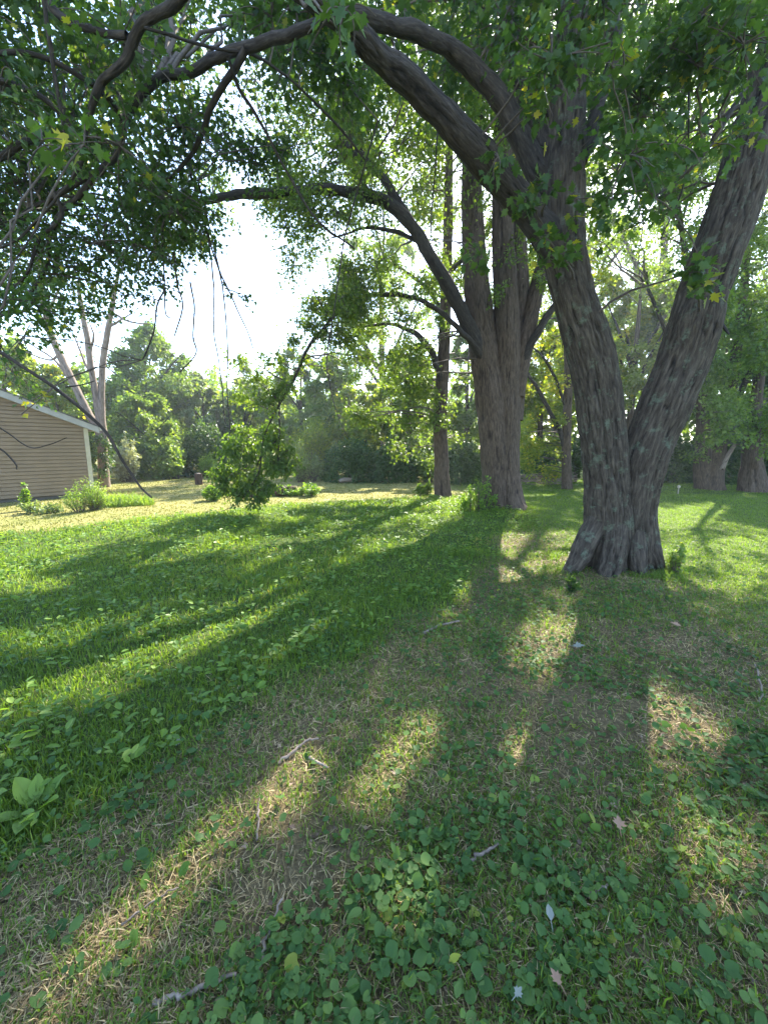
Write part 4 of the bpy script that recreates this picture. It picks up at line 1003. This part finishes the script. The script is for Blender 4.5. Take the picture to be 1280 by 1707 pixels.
while z < EH + SL * HW:
    zt = z + lap
    zs = z + .020
    ub = lambda h: (max(0, (h - EH) / SL), 2 * HW - max(0, (h - EH) / SL))
    (a0, a1), (b0_, b1_), (c0, c1) = ub(z), ub(zs), ub(zt)
    if c1 > c0:
        mwall.add([hp(b0_, zs, .022), hp(b1_, zs, .022), hp(c1, zt, .004), hp(c0, zt, .004)], None, [(0, 1, 2, 3)])
        mwall.add([hp(b0_, zs, .022), hp(b1_, zs, .022), hp(b1_, zs, -.035), hp(b0_, zs, -.035)], None, [(0, 3, 2, 1)])
        mwall.add([hp(a0, z, -.035), hp(a1, z, -.035), hp(b1_, zs, -.035), hp(b0_, zs, -.035)], None, [(0, 1, 2, 3)])
        mwall.add([hp(a0, z, .004), hp(a1, z, .004), hp(a1, z, -.035), hp(a0, z, -.035)], None, [(0, 1, 2, 3)])
    z = zt
# the side and back walls behind
for (p0, p1) in ((0, 'a'), (1, 'b')):
    uu = .0 if p0 == 0 else 2 * HW
    mwall.add([hp(uu, .14, 0), hp(uu, .14, -HD), hp(uu, EH, -HD), hp(uu, EH, 0)], None, [(0, 1, 2, 3)])
mwall.add([hp(0, .14, -HD), hp(2 * HW, .14, -HD), hp(2 * HW, EH, -HD), hp(HW, EH + SL * HW, -HD), hp(0, EH, -HD)], [(0, 1, 2), (0, 2, 4), (2, 3, 4)])
sid = mwall.build('wall', plain('brown_siding', (.165, .115, .065), (.205, .145, .085), 3, .55, (1, 1, 1)), hs, smooth=False)
m1 = MB(); boxp(m1, .0, 2 * HW, -.2, .137, -HD, -.04); m1.build('foundation', plain('dark_concrete', (.06, .055, .05), (.12, .11, .10), 8, .9), hs, smooth=False)
m1 = MB(); boxp(m1, -.03, .09, .10, EH - .01, -.09, .034); m1.build('corner_trim', plain('beige_trim', (.36, .33, .25), (.42, .385, .30), 6, .6), hs, smooth=False)
m1 = MB()
boxp(m1, -.32, HW, EH - .02, EH + .17, .10, .135, SL)
V = [hp(HW + q, zz + EH + SL * HW - SL * q, o) for o in (.10, .135) for zz in (-.02, .17) for q in (.0, HW + .32)]
m1.add(V, None, [(0, 2, 3, 1), (4, 5, 7, 6), (0, 1, 5, 4), (2, 6, 7, 3), (0, 4, 6, 2), (1, 3, 7, 5)])
boxp(m1, -.32, HW, EH - .022, EH - .004, .018, .098, SL)
m1.build('rake_board', plain('white_rake', (.27, .27, .275), (.34, .34, .345), 5, .5), hs, smooth=False)
m1 = MB()
boxp(m1, -.36, HW, EH + .173, EH + .205, -HD - .2, .16, SL)
V = [hp(HW + q, zz + EH + SL * HW - SL * q, o) for o in (-HD - .2, .16) for zz in (.173, .205) for q in (.0, HW + .36)]
m1.add(V, None, [(0, 2, 3, 1), (4, 5, 7, 6), (0, 1, 5, 4), (2, 6, 7, 3), (0, 4, 6, 2), (1, 3, 7, 5)])
m1.build('roof', plain('dark_shingle', (.045, .042, .045), (.09, .085, .085), 40, .9), hs, smooth=False)
m1 = MB(); boxp(m1, -.46, -.34, EH - .06, EH + .04, -HD - .1, .13); m1.build('gutter', plain('white_gutter', (.45, .45, .45), (.5, .5, .5), 4, .4), hs, smooth=False)

# ---------------------------------------------------------------- log, stump, brush, post
g0, g1 = G(392, 830), G(494, 826)
lg = thing('fallen_log', 'reddish brown fallen log lying behind the drooping leafy branch', 'log', (g0 + g1) / 2)
m1 = MB(); mid = (g0 + g1) / 2
tube(m1, cr([g0 + UP * .12, mid + UP * .17, g1 + UP * .17], 24), np.linspace(.14, .18, 49), 26, amp=.03, lump=.12, bf=.6)
m1.build('bark', M['log'], lg)
m1 = MB(); e = unit(g1 - g0)
tube(m1, [g1 + UP * .17, g1 + UP * .17 + e * .012], [.165, .16], 20); m1.build('cut_end', M['cut'], lg)
g = G(332, 808)
sp_ = thing('tree_stump', 'short sawn tree stump standing in the sunny clearing', 'stump', g)
m1 = MB(); tube(m1, cr([g - UP * .05, g + UP * .2, g + UP * .5], 14), np.full(29, .155), 28, amp=.03, lump=.08, flare=.2, flare_h=.1, bf=.7, cap=False); m1.build('bark', M['log'], sp_)
m1 = MB(); tube(m1, [g + UP * .48, g + UP * .495], [.145, .14], 24); m1.build('cut_top', M['cut'], sp_)
g = G(893, 808)
bp_ = thing('brush_pile', 'heap of cut branches lying at the edge of the trees behind the clustered maple', 'brush pile', g)
m1 = MB()
for i in range(46):
    a = U(-.5, .5); L_ = U(.5, 1.5); c = g + np.array([U(-1.2, 1.6), U(-.3, .5), U(.04, .45)])
    d = np.array([math.cos(a), .3 * math.sin(a), U(-.18, .18)])
    pa = np.array([c - d * L_ / 2, c + rng.normal(0, .06, 3), c + d * L_ / 2]); pa[:, 2] = np.maximum(pa[:, 2], .02)
    tube(m1, cr(pa, 4), np.linspace(.03, .008, 9) * U(.6, 1.3), 6)
m1.build('branches', M['stick'], bp_)
g = G(575, 806)
lg = thing('weathered_log', 'short pale broken log end at the foot of the dome shaped bush', 'log', g)
m1 = MB(); tube(m1, cr([g + np.array([-.28, 0, .12]), g + np.array([.0, .05, .16]), g + np.array([.3, .2, .13])], 10), np.full(21, .12), 20, amp=.03, lump=.2); m1.build('bark', M['bark_dead'], lg)
g = G(1130, 823)
ps = thing('garden_stake', 'small pale round topped stake in the lawn right of the forked maple', 'stake', g)
m1 = MB(); tube(m1, [g, g + UP * .12, g + UP * .22], [.02, .02, .02], 8)
m1.build('stem', plain('pale_stake', (.25, .22, .17), (.32, .28, .22), 9, .7), ps)
m1 = MB(); tube(m1, cr([g + UP * .2, g + UP * .23, g + UP * .28, g + UP * .31], 4), np.array([.02, .04, .06, .07, .075, .08, .08, .08, .075, .07, .06, .045, .02]) * .62, 14)
m1.build('knob', plain('pale_stake_top', (.40, .34, .25), (.5, .44, .34), 9, .6), ps)
gb = P(1205, 775, 15.2)
hb = MB(); tube(hb, cr([P(1203, 782, 15.0), P(1213, 760, 15.1), P(1224, 742, 15.3)], 6), np.linspace(.085, .06, 13), 12, amp=.01, lump=.1)
hb.build('broken_limb', M['bark_dead'], tr_.root)

# ---------------------------------------------------------------- sticks and fallen leaves
def stick(label, pts, w):
    p = np.array([G(a, b) for a, b in pts])
    p[:, 2] = hgt(p[:, 0], p[:, 1]) + .012 + np.linspace(0, .02, len(p))
    m1 = MB(); c = cr(p, 6)
    c[1:-1] += rng.normal(0, .003, c[1:-1].shape)
    tube(m1, c, np.linspace(w, w * .55, len(c)), 7, lump=.25)
    o = m1.build('fallen_stick', M['stick'], None, tuple(p[0]))
    tag(o, label, 'stick', 'sticks fallen on the ground')
stick('stout bent stick at the bottom edge left of centre', [(258, 1690), (310, 1678), (350, 1662), (395, 1650)], .011)
stick('long dark curved stick running away up from the bottom edge', [(428, 1650), (440, 1600), (455, 1560), (472, 1522)], .008)
stick('pale crooked stick lying across the thatch in mid ground', [(462, 1285), (490, 1266), (510, 1250), (531, 1246)], .011)
stick('short stub beside the pale crooked stick', [(516, 1272), (530, 1282), (546, 1293)], .011)
stick('dark short stick among ivy leaves in the right half', [(782, 1438), (806, 1426), (830, 1414)], .010)
stick('thin upright lying straw coloured stick on the sunny patch', [(430, 1420), (431, 1380), (434, 1350)], .006)
stick('broken grey stick near the bottom right', [(980, 1500), (995, 1492), (1012, 1486)], .009)
stick('stick in the shade left of the forked maple', [(705, 1062), (730, 1050), (765, 1042)], .016)
stick('thin grey stick at the right edge below the lawn', [(1262, 1180), (1268, 1160), (1256, 1120)], .009)
stick('slender twig at the lower left in the shade', [(205, 1560), (250, 1530), (300, 1505)], .005)
def fallen(label, px, py, size, mat, ang, kind='maple'):
    g = G(px, py); g[2] = float(hgt(g[0], g[1])) + .045
    m1 = MB()
    leaves(m1, g[None], np.array([[math.cos(ang), math.sin(ang), .25]]), np.array([[.1, -.2, 1.]]), np.array([size]), kind, np.array([.6]))
    d = np.array([-math.cos(ang), -math.sin(ang), -.2])
    tube(m1, [g, g + d * size * .3, g + d * size * .55], [.0016, .0014, .0012], 5)
    tag(m1.build('fallen_leaf', mat, None, tuple(g)), label, 'leaf', 'fallen maple leaves')
pale = leaf_mat('pale_leaf_underside', [(0, (.20, .22, .18)), (1, (.30, .32, .27))], .3, .6)
brown = leaf_mat('brown_dead_leaf', [(0, (.22, .12, .07)), (1, (.42, .26, .17))], .3, .9)
fallen('white backed leaf lying in front of the forked maple', 955, 1084, .09, pale, -.4)
fallen('white folded leaf standing among ivy at the lower right', 917, 1556, .05, pale, 1.4, 'oval')
fallen('curled brown leaf on the ivy right of centre', 1032, 1396, .06, brown, 1.2)
fallen('small pale leaf near the bottom edge right of centre', 858, 1680, .03, pale, .6)
fallen('pale dead leaf at the edge of the long grass on the left', 292, 1266, .05, pale, .3)
fallen('small brown leaf near the bottom edge on the right', 932, 1664, .04, brown, 2.0)
fallen('tan curled leaf below the right root of the forked maple', 1132, 1062, .08, brown, 2.6)

# broad dock plant in the long grass
g = G(62, 1370); g[2] = float(hgt(g[0], g[1]))
dk = thing('dock_plant', 'large broad leaved dock plant at the left edge of the grass', 'plant', g)
m1 = MB()
n = 15; a = U(0, 2 * np.pi, n)
d = np.stack([np.cos(a), np.sin(a), U(.15, 1.0, n)], -1)
nr = np.stack([-np.cos(a), -np.sin(a), np.full(n, 1.2)], -1)
leaves(m1, g + .03 * d, d, nr, U(.09, .16, n), 'ovate', np.clip(rng.normal(.6, .2, n), 0, 1))
m1.build('leaves', M['weed'], dk)

# ---------------------------------------------------------------- power lines across the gap of sky
wm = plain('wire', (.12, .12, .13), (.16, .16, .17), 5, .6)
for lb, (x0, y0), (x1, y1) in (('topmost thin power line crossing the gap of sky', (380, 394), (448, 424)), ('second thin power line from the top in the gap of sky', (368, 421), (435, 450)),
                               ('middle thin power line crossing the gap of sky', (330, 461), (456, 502)), ('second lowest thin power line in the gap of sky', (330, 489), (448, 525)), ('lowest thin power line crossing the gap of sky', (330, 513), (425, 540))):
    ax, ay = x0 - 3.0 * (x1 - x0), y0 - 3.0 * (y1 - y0)
    bx, by = x1 + 3.0 * (x1 - x0), y1 + 3.0 * (y1 - y0)
    a, b = P(ax, ay, 46), P(bx, by, 62)
    m1 = MB(); t = np.linspace(0, 1, 30)[:, None]
    c = a * (1 - t) + b * t; c[:, 2] -= (1.2 * 4 * t * (1 - t))[:, 0] - .9
    tube(m1, c, np.full(30, .022), 5)
    tag(m1.build('power_line', wm, None, tuple(a)), lb, 'power line', 'power lines over the clearing')

# ---------------------------------------------------------------- summer haze in the air
hm = MB()
x0, x1, y0_, y1_, z0, z1 = -440, 440, -50, 520, -1.2, 30
hm.add([(x0, y0_, z0), (x1, y0_, z0), (x1, y1_, z0), (x0, y1_, z0), (x0, y0_, z1), (x1, y0_, z1), (x1, y1_, z1), (x0, y1_, z1)], None,
       [(0, 3, 2, 1), (4, 5, 6, 7), (0, 1, 5, 4), (1, 2, 6, 5), (2, 3, 7, 6), (3, 0, 4, 7)])
hmat, t, N, L = nt('haze_air')
pv = N.new('ShaderNodeVolumePrincipled'); pv.inputs['Color'].default_value = (.86, .93, 1, 1); pv.inputs['Density'].default_value = .0013; pv.inputs['Anisotropy'].default_value = .45
o = N.new('ShaderNodeOutputMaterial'); L.new(pv.outputs[0], o.inputs['Volume'])
tag(hm.build('haze', hmat, None, (0, 0, 0), smooth=False), kind='stuff')
